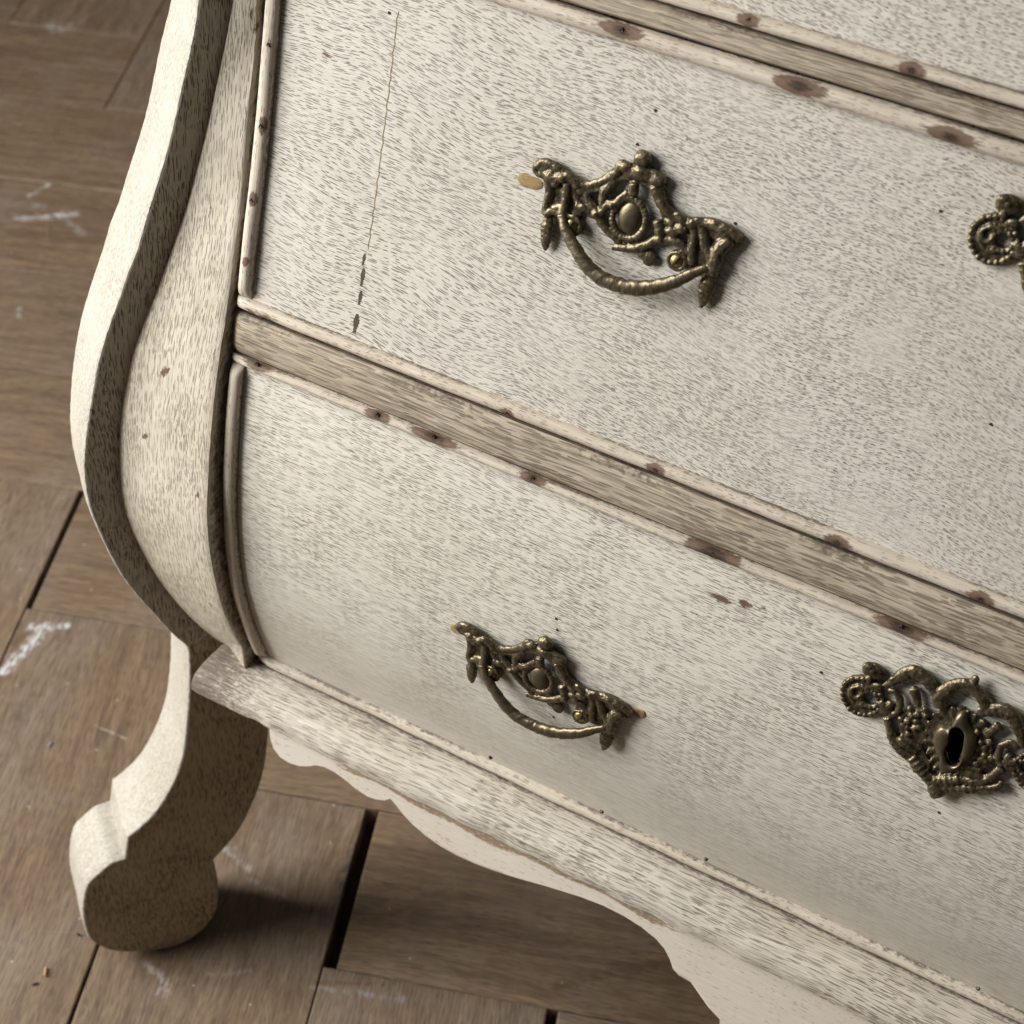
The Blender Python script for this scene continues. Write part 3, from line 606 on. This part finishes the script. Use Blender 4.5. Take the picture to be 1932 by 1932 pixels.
# ------------------------------------------------------------------ brass fittings
def frame(px):
    P = onsurf(px); s_ = slope(P[2]); k = math.hypot(1, s_); return P, EX, np.array([0, s_, 1])/k, np.array([0, -1, s_])/k
class Local:                                           # zoomed photo px -> (u, v, h) on the tangent plane of a fitting
    def __init__(s, anchor_px, org, scale):
        s.P, s.u, s.v, s.n = frame(anchor_px); s.org, s.k = org, scale*1932/3648
    def px(s, p): return ((s.org[0]*1932/3648)+p[0]*s.k, (s.org[1]*1932/3648)+p[1]*s.k)
    def pt(s, p, h=0.0):
        q = hit(s.px(p), s.n, s.n@s.P+h)-s.P; return np.array([q@s.u, q@s.v, h])
from mathutils import noise as mnoise
def cast(me, a1=.00042, a2=.00020):                    # uneven, hand-chased casting
    n = len(me.vertices); co = np.empty(n*3); no = np.empty(n*3); me.vertices.foreach_get('co', co); me.vertices.foreach_get('normal', no)
    co = co.reshape(-1, 3); no = no.reshape(-1, 3)
    k = np.array([a1*mnoise.noise(Vector(c*330))+a2*mnoise.noise(Vector(c*1000)) for c in co]); me.vertices.foreach_set('co', (co+no*k[:, None]).ravel()); me.update()
class MB:
    def __init__(s): s.V, s.F = [], []
    def add(s, V, F): o = len(s.V); s.V += [tuple(v) for v in V]; s.F += [tuple(i+o for i in f) for f in F]
    def tube(s, pts, rad, n=None, sides=10, flat=1.0, rib=None):
        P = np.asarray(pts, float); L = np.linalg.norm(np.diff(P, axis=0), axis=1).sum(); n = n or max(6, int(L/.0008))
        rad = np.interp(np.linspace(0, 1, n), np.linspace(0, 1, len(np.atleast_1d(rad))) if np.ndim(rad) else [0, 1], rad if np.ndim(rad) else [rad, rad])
        Q = spline(P, n); tg = np.gradient(Q, axis=0); tg /= np.linalg.norm(tg, axis=1)[:, None]+1e-12
        V, F = [], []
        for i in range(n):
            a = np.cross(tg[i], (0, 0, 1.) if abs(tg[i][2]) < .9 else (0, 1., 0)); a /= np.linalg.norm(a)+1e-12; b = np.cross(a, tg[i])
            for j in range(sides):
                th = j*math.tau/sides; r = rad[i]*(1 if rib is None else rib(i/(n-1), th)); V.append(Q[i]+a*r*math.cos(th)+b*r*flat*math.sin(th))
        F = grid_faces(n, sides, 0, True); V += [Q[0]-tg[0]*rad[0]*.5, Q[-1]+tg[-1]*rad[-1]*.5]; c0, c1 = n*sides, n*sides+1
        F += [(c0, (j+1) % sides, j) for j in range(sides)]+[(c1, (n-1)*sides+j, (n-1)*sides+(j+1) % sides) for j in range(sides)]
        s.add(V, F)
    def blob(s, c, r, ns=10):
        c = np.asarray(c); r = np.asarray(r) if np.ndim(r) else np.array([r]*3); V, F = [], []
        for i in range(1, ns):
            ph = math.pi*i/ns
            for j in range(ns*2): th = math.pi*j/ns; V.append(c+r*np.array([math.sin(ph)*math.cos(th), math.sin(ph)*math.sin(th), math.cos(ph)]))
        k = ns*2; F = grid_faces(ns-1, k, 0, True); V += [c+r*[0, 0, 1], c-r*[0, 0, 1]]; a = (ns-1)*k
        F += [(a, (j+1) % k, j) for j in range(k)]+[(a+1, (ns-2)*k+j, (ns-2)*k+(j+1) % k) for j in range(k)]; s.add(V, F)
    def plate(s, pts, h0, h1):
        n = len(pts); V = [(p[0], p[1], h0) for p in pts]+[(p[0], p[1], h1) for p in pts]
        F = [tuple(range(n)), tuple(range(2*n-1, n-1, -1))]+[(i, n+i, n+(i+1) % n, (i+1) % n) for i in range(n)]; s.add(V, F)
    def mirrored(s):
        o = MB(); o.V = [(-v[0], v[1], v[2]) for v in s.V]; o.F = [tuple(reversed(f)) for f in s.F]; return o
    def obj(s, name, mat, remesh=None, smooth_it=2):
        me = bpy.data.meshes.new(name); me.from_pydata([tuple(map(float, v)) for v in s.V], [], s.F); me.update()
        bm = bmesh.new(); bm.from_mesh(me); bmesh.ops.recalc_face_normals(bm, faces=bm.faces); bm.to_mesh(me); bm.free()
        o = bpy.data.objects.new(name, me); COL.objects.link(o)
        if remesh:
            r = o.modifiers.new('r', 'REMESH'); r.mode = 'VOXEL'; r.voxel_size = remesh
            sm = o.modifiers.new('s', 'SMOOTH'); sm.iterations = smooth_it; sm.factor = .5
            dg = bpy.context.evaluated_depsgraph_get(); me2 = bpy.data.meshes.new_from_object(o.evaluated_get(dg)); o.modifiers.clear(); o.data = me2; bpy.data.meshes.remove(me); me = me2; me.name = name; cast(me)
        me.polygons.foreach_set('use_smooth', [True]*len(me.polygons)); me.materials.clear(); me.materials.append(mat); return o
def place(o, fr, drawer, rot=0.0, mirror=False, h=0.0):
    P, u, v, n = fr; m_ = Matrix.Identity(4)
    c, s_ = math.cos(rot), math.sin(rot); uu, vv = u*c+v*s_, -u*s_+v*c
    if mirror: uu = -uu; P = P*[-1, 1, 1]; vv = vv*[-1, 1, 1]; uu = uu if not rot else -(u*c+v*s_)*[1, -1, -1]
    for i in range(3): m_[i][0], m_[i][1], m_[i][2], m_[i][3] = uu[i], vv[i], n[i], P[i]+n[i]*h
    sub(o, drawer); o.matrix_local = m_ if drawer.parent is None else Matrix.Translation(BASE)@Matrix.Translation(-BASE)@m_

A = Local(H2PX, (1800, 450), .4917); MM = .000068      # handle: 1 zoom px is about .068 mm
def handle_parts():
    t = lambda pts, h: [A.pt(p, h) for p in T_(pts)]
    b = MB()
    H = .0028
    b.tube(t("225,300;270,262;370,305;480,388;590,428;700,402;800,340", .003), [.0016, .0023, .0026, .0024, .0020, .0022, .0026], flat=1.2)
    b.tube(t("800,345;835,285;900,330;1000,352;1090,372;1150,400", .0042), [.0020, .0026, .0030, .0034, .0030, .0022], flat=1.1)
    b.blob(A.pt((860, 300), .005), (.0034, .0024, .003)); b.blob(A.pt((1090, 395), .005), (.0042, .0030, .003)); b.blob(A.pt((990, 240), .004), (.0042, .0040, .0042)); b.blob(A.pt((975, 330), .0055), (.0045, .0022, .003))
    b.tube(t("985,240;980,330", .003), .0034)
    b.tube(t("1080,440;1130,560;1200,640;1300,690;1400,705;1500,712;1620,765;1700,825", .0032), [.0026, .0030, .0026, .0022, .0026, .0028, .0026, .0022], flat=1.2)
    # oval frame with rope edge
    c = A.pt((915, 655), .0); e1 = A.pt((1035, 655), 0)-c; e2 = A.pt((915, 505), 0)-c
    rope = [c+e1*math.cos(a)+e2*math.sin(a)+np.array([0, 0, .0036]) for a in np.linspace(0, math.tau, 60)]
    b.tube(rope, .0017, 260, 10, rib=lambda s_, th: 1+.10*math.sin(s_*math.tau*30+th))
    b.tube(t("925,420;925,500", .0045), [.0026, .0022])
    for pts, h, r in (("560,450;610,560;660,640;700,720;760,790;830,855", .0034, [.0016, .0021, .0024, .0022, .0019, .0016]),
                      ("660,650;700,620;740,572;800,560;835,515;880,480", .004, [.0022, .0017, .0022, .0020, .0016, .0014]),
                      ("790,390;735,450;705,510;690,600", .0036, [.0020, .0026, .0022, .0016]),
                      ("765,885;850,890;950,888;1050,850;1120,790;1095,690", .0042, [.0014, .0019, .0020, .0022, .0022, .0024]),
                      ("1130,470;1128,600;1150,700;1180,790", .003, [.0016, .0013, .0015, .0018]),
                      ("1100,830;1180,832;1250,850;1300,905;1340,930", .004, [.0018, .0019, .0021, .0020, .0016]),
                      ("1370,720;1352,860;1340,1000", .0042, [.0022, .0019, .0021]), ("1420,745;1440,860;1480,960;1490,1050", .0046, [.0020, .0024, .0026, .0024]),
                      ("1620,830;1545,900;1505,1000;1480,1080", .0046, [.0028, .0036, .0036, .0028]), ("1320,720;1380,700;1440,760", .0046, [.0022, .0026, .0016]),
                      ("290,340;310,460;290,560;285,650", .0042, [.0018, .0021, .0019, .0021]), ("440,420;430,520;410,630", .0048, [.0021, .0024, .0021]),
                      ("300,350;350,385;420,365;490,400;510,450", .0046, [.0026, .0028, .0026, .0026, .0018]), ("480,420;510,540;560,590;650,650", .0034, [.0017, .0018, .0020, .0022]),
                      ("500,580;560,600;600,625", .005, [.0014, .0018, .0014]), ("1230,640;1290,700;1330,720", .0045, [.0016, .0020, .0016]),
                      ("285,640;330,625;380,640;440,640", .005, .0018), ("1500,720;1560,770;1600,830", .005, [.0018, .002, .0018])):
        b.tube(t(pts, h), r)
    for p, h, r in (((1190, 700), .004, (.0030, .0022, .0022)), ((1200, 775), .0048, (.0034, .0020, .0022)), ((1265, 750), .0046, (.0032, .0024, .0024)), ((1105, 765), .0045, (.0022, .003, .0024)), ((1110, 825), .0045, (.0024, .0022, .0024)),
                    ((645, 640), .005, .0020), ((685, 700), .0042, .0016), ((1350, 710), .005, .0024), ((1035, 955), .0026, (.0036, .0042, .0022)), ((985, 925), .0026, (.0028, .0026, .0022)), ((545, 470), .0035, .0022), ((760, 580), .0046, .0018), ((400, 385), .006, .0022), ((350, 420), .0052, .0022)):
        b.blob(A.pt(p, h), r)
    for ring, r in (((250, 312), 42), ((1640, 830), 46)):                    # pierced ends
        cc = A.pt(ring, .0026); b.tube([cc+np.array([math.cos(a), math.sin(a), 0])*r*MM for a in np.linspace(0, math.tau, 24)], .0014, 60)
    b.plate([A.pt(p) for p in T_("230,270;290,245;380,300;490,385;600,425;700,400;790,340;830,270;900,275;950,230;1030,235;1060,300;1150,350;1180,430;1130,470;1090,450;1000,400;880,375;800,400;720,450;600,480;520,450;420,400;300,350")], .0004, .0046)
    b.plate([A.pt(p) for p in T_("1075,455;1140,470;1190,560;1270,640;1400,685;1500,695;1640,745;1715,815;1690,880;1600,850;1480,760;1380,740;1280,715;1190,660;1120,560")], .0004, .0044)
    b.plate([A.pt(p) for p in T_("275,330;330,320;440,370;520,420;575,480;600,560;560,640;480,650;420,650;300,650;290,560;315,460")], .0004, .0036)
    b.plate([A.pt(p) for p in T_("1330,720;1420,720;1560,760;1650,850;1560,930;1530,1060;1450,1090;1400,1040;1330,1010;1340,860")], .0004, .0036)
    for cc, r in (((510, 700), .0050), ((1270, 955), .0046)):                # posts round the screws
        p = A.pt(cc, .0); b.tube([p+np.array([0, 0, .0004]), p+np.array([0, 0, .0052])], [r, r*.86], 8, 20)
        b.tube([p+np.array([math.cos(a)*r*.86, math.sin(a)*r*.86, .0056]) for a in np.linspace(0, math.tau, 24)], .0010, 60)
    leaf = lambda s_, th: 1+.10*math.sin(s_*44+2*abs(math.sin(th)))
    b.tube(t("305,640;302,720;290,820;280,905", .0034), [.0020, .0034, .0030, .0010], flat=.75, rib=leaf)
    b.tube(t("1485,1060;1462,1150;1435,1240;1408,1315", .0034), [.0024, .0040, .0034, .0010], flat=.75, rib=leaf)
    b.tube(t("1440,1040;1480,1050;1520,1040", .006), .0020)
    plate_o = b.obj('handle_plate', M_brass, .00042, 4)
    # oval boss
    b = MB(); cb = A.pt((918, 655), 0); r1 = abs(A.pt((1008, 655), 0)-cb)[0]; r2 = abs(A.pt((918, 530), 0)-cb)[1]; cb[2] = .0022; b.blob(cb, (r1, r2, .0042), 18)
    b.tube([cb+np.array([0, 0, -.002]), cb+np.array([0, 0, -.0010])], [r1*.98, r1*.98], 4, 24)
    boss = b.obj('oval_boss', M_brass)
    # bail with overlapping leaf scales
    b = MB(); path = t("395,655;420,760;475,880;550,1005;640,1100;760,1160;900,1190;1050,1185;1200,1145;1330,1085;1440,1040", .0)
    hs = [.0062, .0082, .0100, .0112, .0118, .0120, .0120, .0116, .0108, .0090, .0070]
    path = [A.pt(p, h_) for p, h_ in zip(T_("395,655;420,760;475,880;550,1005;640,1100;760,1160;900,1190;1050,1185;1200,1145;1330,1085;1440,1040"), hs)]
    rib = lambda s_, th: (1+.11*((((s_*13 if s_ < .52 else (1-s_)*13)-1.1*abs(((th/math.tau+.30) % 1)-.5)*2) % 1)-.45))
    b.tube(path, [.0021, .0028, .0031, .0034, .0036, .0036, .0036, .0034, .0030, .0025, .0019], 220, 18, rib=rib)
    b.tube([path[0], path[0]+np.array([-.001, .0035, -.0012]), A.pt((340, 600), .0035)], [.0022, .002, .0018])
    bail = b.obj('bail', M_brass)
    cast(bail.data, .0003, .00015)
    scr = []
    for cc, r in (((505, 700), .0034), ((1270, 955), .0033)):
        p = A.pt(cc, 0); V, F = [], []; ns = 24
        b = MB(); b.tube([p+np.array([0, 0, .004]), p+np.array([0, 0, .0064]), p+np.array([0, 0, .0070])], [r, r, r*.75], 8, ns)
        o = b.obj('screw', M_screw); scr.append(o)
        sl_ = MB(); d = np.array([.5, .866, 0]); w_ = np.array([.866, -.5, 0]); q = [p+d*r*.9*i+w_*r*.11*j for i, j in ((-1, -1), (1, -1), (1, 1), (-1, 1))]; sl_.plate(q, .0066, .0087)
        so = sl_.obj('screw_slot', M_dark); scr.append(so)  # raised dark bar, the slot's shade put into its colour
    pins = []
    p = A.pt((262, 312), 0); b = MB(); b.blob(p+np.array([0, 0, .0018]), (.0012, .0012, .0010), 8); pins.append(b.obj('pin', M_screw))
    return [plate_o, boss, bail]+scr+pins
M_screw = plain('worn_brass_screw', (.40, .30, .12), .32, .9, 800., .45)
parts = handle_parts()
f2, f1 = frame(H2PX), frame(H1PX)
# how far the lower handle is turned on its drawer, read from its two pierced ends
Bq = Local(H1PX, (1550, 2150), .4141)
dA = A.pt((1640, 830))-A.pt((245, 310)); dB = Bq.pt((1650, 920))-Bq.pt((240, 195)); rot1 = math.atan2(dB[1], dB[0])-math.atan2(dA[1], dA[0]); print('handle rot', math.degrees(rot1), np.linalg.norm(dA), np.linalg.norm(dB), dA, dB)
for o in parts:
    o.data.transform(Matrix.Diagonal((1, 1, .70, 1)))
    place(o, f2, drawer2)
    for fr, dr, rt, mir in ((f1, drawer1, rot1, False), (f2, drawer2, 0., True), (f1, drawer1, 0., True)):
        c = dup(o); place(c, fr, dr, rt, mir)

E1 = Local((1808, 1398), (2950, 2250), .3613); KM = .0000508
def escutcheon():
    t = lambda pts, h: [E1.pt(p, h) for p in T_(pts)]
    ctr = E1.pt((1275, 1060)); ax = ctr[0]
    def cen(b): b.V = [(v[0]-ax, v[1], v[2]) for v in b.V]; return b
    half = MB()
    c = E1.pt((335, 610)); hole = E1.pt((412, 632)); n = 40
    for r0, r1, h in ((.0030, .0103, .0036),):                                # medallion disc, pierced
        rin = [hole+np.array([math.cos(a), math.sin(a), 0])*r0 for a in np.linspace(0, math.tau, n, endpoint=False)]
        rout = [c+np.array([math.cos(a)*r1, math.sin(a)*r1*1.08, 0]) for a in np.linspace(0, math.tau, n, endpoint=False)]
        V = [(p[0], p[1], .0004) for p in rin]+[(p[0], p[1], .0004) for p in rout]+[(p[0], p[1], h) for p in rin]+[(p[0], p[1], h*.8) for p in rout]; F = []
        for i in range(n):
            j = (i+1) % n; F += [(i, j, n+j, n+i), (2*n+i, 3*n+i, 3*n+j, 2*n+j), (i, 2*n+i, 2*n+j, j), (n+i, n+j, 3*n+j, 3*n+i)]
        half.add(V, F)
    for k in range(22):
        a = k*math.tau/22; half.blob(c+np.array([math.cos(a)*.0092, math.sin(a)*.0098, .0032]), (.0013, .0013, .0009), 7)
    for rr, hh, x, y in ((.0052, .0036, 330, 600), (.0030, .0038, 300, 560)):
        cc = E1.pt((x, y)); half.tube([cc+np.array([math.cos(a)*rr, math.sin(a)*rr, hh]) for a in np.linspace(.9, 5.2, 20)], .0010)
    half.tube([hole+np.array([math.cos(a)*.0042, math.sin(a)*.0042, .0034]) for a in np.linspace(0, math.tau, 26)], .0009, 80, 8, rib=lambda s_, th: 1+.3*math.sin(s_*80))
    half.blob(E1.pt((430, 385), .002), (.0058, .0046, .0026)); half.blob(E1.pt((375, 340), .0034), (.0026, .0018, .002)); half.blob(E1.pt((380, 470), .0042), .0015); half.blob(E1.pt((420, 400), .0042), .0013); half.blob(E1.pt((470, 540), .0036), (.0026, .0018, .0015))
    half.tube(t("575,585;650,600;690,690;665,790;590,840", .0034), [.0013, .0016, .0019, .0017, .0016])
    half.tube(t("500,690;560,740;600,700", .003), [.002, .0026, .0018]); half.tube(t("470,760;540,790;600,780", .003), [.0014, .0018, .0014])
    rb = lambda s_, th: 1+.11*math.sin(s_*60)*(.5+.5*math.cos(th))
    half.tube(t("540,540;650,470;780,400;880,415;970,500;1050,610", .003), [.0013, .0024, .0034, .0036, .0034, .0026], None, 12, .8, rb)
    half.tube(t("600,480;700,410;790,372;880,388;960,470;1040,580", .0042), .0010)
    half.tube(t("825,560;850,650;865,730", .003), [.0026, .0022, .0018], None, 10, .9, rb)
    half.tube(t("560,850;590,960;620,1060;700,1170;800,1240", .003), [.0022, .0020, .0024, .0026, .0020], None, 10, .9, rb)
    half.tube(t("640,1060;740,1100;860,1180", .0028), [.002, .0026, .002]); half.tube(t("700,1020;800,1090;900,1150", .0030), [.0014, .0018, .0014])
    half.tube(t("800,1240;880,1340;955,1420;1000,1500", .003), [.0028, .0034, .0032, .0026], None, 12, .9, lambda s_, th: 1+.11*math.sin(s_*36))
    for p in T_("790,760;860,820;800,830;940,770;760,885;830,960;760,945;695,860;770,1010;945,825;850,885;880,940;720,920"):
        half.blob(E1.pt(p, .0036), .00165, 8)
    half.plate([E1.pt(p) for p in T_("545,830;600,870;640,980;720,1010;800,1080;930,1120;1000,1250;1010,1500;940,1420;860,1330;780,1240;690,1170;620,1070;580,960")], .0004, .0030)
    half.plate([E1.pt(p) for p in T_("680,820;800,720;960,740;1000,900;940,1080;820,1060;720,980")], .0004, .0032)
    cen(half); full = MB(); full.add(half.V, half.F); pL, pR = E1.pt((1050, 610)), E1.pt((1490, 800)); dd = (pR-pL)[:2]; dd /= np.linalg.norm(dd); md_ = (pL+pR)[:2]/2-[ax, 0]
    q = np.array(half.V); k2 = ((q[:, :2]-md_)@dd)[:, None]*dd*2; q[:, :2] -= k2; full.add([tuple(v) for v in q], [tuple(reversed(f)) for f in half.F])
    b = MB()
    b.tube(t("1080,740;1090,630;1180,550;1300,510;1400,545;1490,650;1560,780", .0034), [.0030, .0034, .0032, .0026, .0030, .0030, .0020], None, 14, .9); b.blob(E1.pt((1425, 485), .003), (.0020, .0030, .002))
    b.tube(t("1010,1500;1060,1560;1020,1640", .003), [.0030, .0040, .0012]); b.tube(t("1000,1500;1020,1580;1010,1630", .0028), [.0022, .003, .001])
    b.tube(t("1060,1540;1200,1530;1330,1545;1440,1530", .003), [.0022, .0026, .0026, .0026], None, 12, 1., lambda s_, th: 1+.12*math.sin(s_*36))
    b.tube(t("1460,1530;1580,1540;1670,1520;1690,1475", .0032), [.0020, .0020, .0018, .0013])
    # ruffled collar round the lock boss
    N = 132; inn, out = [], []
    cc = E1.pt((1275, 1075)); hx = E1.pt((1605, 1075))-cc; hy = E1.pt((1260, 700))-cc
    V = []
    for i in range(N):
        a = i*math.tau/N; rf = .98+.035*math.sin(23*a+.8*math.sin(5*a))+.05*math.sin(3*a+1); q = cc+(hx*math.cos(a)+hy*math.sin(a))*rf
        qi = cc+(hx*math.cos(a)*.34+hy*math.sin(a)*.56); hh = .0032+.0009*math.sin(23*a+.8*math.sin(5*a)); md = cc+(hx*math.cos(a)+hy*math.sin(a))*.80
        V += [(qi[0], qi[1], .0004), (q[0], q[1], .0004), (q[0], q[1], hh), (md[0], md[1], .0030+.0004*math.sin(23*a)), (qi[0], qi[1], .0040)]
    b.add(V, grid_faces(N, 5, 0, True)+[((N-1)*5+j, (N-1)*5+(j+1) % 5, (j+1) % 5, j) for j in range(5)])
    cen(b); full.add(b.V, b.F)
    plate_o = full.obj('escutcheon', M_brass, .00036, 3)
    # lock boss with its torn keyhole
    O = np.array([E1.pt(p)[:2] for p in T_("1040,1010;1060,940;1120,880;1215,890;1258,810;1305,745;1365,765;1400,860;1460,955;1482,1060;1435,1180;1340,1262;1250,1312;1160,1335;1100,1290;1110,1200;1070,1120")])
    K = np.array([E1.pt(p)[:2] for p in T_("1205,1040;1218,950;1235,890;1290,868;1345,895;1370,955;1352,1085;1322,1215;1270,1262;1200,1240;1168,1170;1172,1090")])
    ck = K.mean(0)
    def polar(Q, n=72):
        Q = sp2(np.vstack([Q, Q[:1]]), .0004); a = np.arctan2(Q[:, 1]-ck[1], Q[:, 0]-ck[0]); r = np.hypot(Q[:, 1]-ck[1], Q[:, 0]-ck[0]); i = np.argsort(a); a, r = a[i], r[i]
        th = np.linspace(-math.pi, math.pi, n, endpoint=False); return np.c_[np.cos(th), np.sin(th)], np.interp(th, np.r_[a-math.tau, a, a+math.tau], np.r_[r, r, r])
    d, ro = polar(O); _, rk = polar(K); V = []; n = 72
    for rr, h in ((ro*1.03, .0022), (ro, .0044), (ro*.96, .0060), (ro*.88, .0070), ((ro*.88+rk*1.12)/2, .0076), (rk*1.10, .0078), (rk, .0074), (rk*1.0, .0055), (rk*1.02, -.004)):
        for i in range(n): V.append((ck[0]+d[i, 0]*rr[i]-ax, ck[1]+d[i, 1]*rr[i], h))
    b = MB(); b.add(V, grid_faces(9, n, 0, True)); boss = b.obj('lock_boss', M_brass)
    b = MB(); w_, h_ = .009, .013; x0, y0 = ck[0]-ax, ck[1]
    V = [(x0+sx*w_, y0+sy*h_, z) for z in (-.0165, -.0006) for sx, sy in ((-1, -1), (1, -1), (1, 1), (-1, 1))]
    b.add(V, [(0, 1, 2, 3), (0, 4, 5, 1), (1, 5, 6, 2), (2, 6, 7, 3), (3, 7, 4, 0)]); cav = b.obj('keyhole_cavity', M_dark)
    return [plate_o, boss, cav]
parts = escutcheon()
fe1 = frame((1808, 1398)); fe1 = (fe1[0]*[0, 1, 1], *fe1[1:])
zk = key2_z-.004; s_ = slope(zk); k_ = math.hypot(1, s_); fe2 = (np.array([-.0025, float(yprof(zk)), zk]), EX, np.array([0, s_, 1])/k_, np.array([0, -1, s_])/k_)
for o in parts:
    o.data.transform(Matrix.Diagonal((1, 1, .8, 1)))
    c = dup(o); place(o, fe1, drawer1); place(c, fe2, drawer2)

# filled old screw holes beside the handles
def plug(px0, px1, w, drawer):
    a, b_ = onsurf(px0), onsurf(px1); V = []; n = 28; s_ = slope(a[2]); t = np.array([0, s_, 1])/math.hypot(1, s_); nn = np.array([0, -1, s_])/math.hypot(1, s_)
    d = (b_-a)/np.linalg.norm(b_-a); p = np.cross(nn, d); L = np.linalg.norm(b_-a)
    for rr, h in ((1., -.0006), (1., .0003), (.85, .0006), (.3, .0004)):
        for i in range(n):
            th = i*math.tau/n; V.append(a+d*(L/2+math.copysign(abs(math.cos(th))**.6, math.cos(th))*L/2*rr)+p*math.sin(th)*w*rr*(1+.12*math.sin(3*th+1))+nn*h)
    o = mesh_obj('filler_plug', V, grid_faces(4, n, 0, True)+[tuple(range(3*n, 4*n))], M_plug, None, None, True, 40); sub(o, drawer)
plug((977, 335), (1024, 350), .0030, drawer2); plug((850, 1183), (872, 1190), .0026, drawer1); plug((1196, 1342), (1218, 1347), .0028, drawer1)

# ------------------------------------------------------------------ crumbs on the floor
EZ = np.array([0, 0, 1.])
def crumb(name, px, size, mat, label, cat, z=0.0, dirpx=None):
    P = hit(px, EZ, z); d = EX if dirpx is None else hit(dirpx, EZ, z)-P; d = d/np.linalg.norm(d); e = np.cross(EZ, d)
    b = MB(); b.blob((0, 0, 0), size, 7); V = []
    for v in b.V:
        v = np.array(v); k = 1+.25*math.sin(v[0]*2900+px[0])*math.cos(v[1]*3100+px[1]); V.append(P+d*v[0]*k+e*v[1]*k+EZ*(v[2]+size[2]*.85))
    V = [np.array([v[0]-P[0], v[1]-P[1], max(v[2], z+.00002)]) for v in V]
    o = mesh_obj(name, V, b.F, mat, None, None, True); o.location = (P[0], P[1], 0); o['label'] = label; o['category'] = cat; return o
crumb('wood_splinter', (86, 1834), (.0042, .0011, .0010), M_splint, 'small tan wood splinter lying on the parquet beside the carved foot', 'splinter', .0, (84, 1850))
crumb('bark_chip', (66, 1857), (.0026, .0007, .0006), M_dark, 'tiny dark brown chip near the tan splinter on the parquet', 'chip', .0, (75, 1853))
crumb('paint_flake', (95, 1404), (.0026, .0012, .0004), M_flake, 'small blue grey paint flake on the parquet left of the leg', 'flake', .0, (101, 1398))
crumb('lint_clump', (72, 1085), (.0034, .0026, .003), M_dust, 'pale grey lint clump stuck in the open floor joint', 'lint', -.006, (80, 1070))
crumb('lint_clump', (56, 1130), (.0030, .0022, .0025), M_dust, 'brownish lint clump at the lower end of the open floor joint', 'lint', -.007, (62, 1118))
crumb('black_crumb', (148, 1764), (.0012, .0010, .0009), M_dark, 'tiny black crumb on the parquet touching the carved foot', 'crumb')
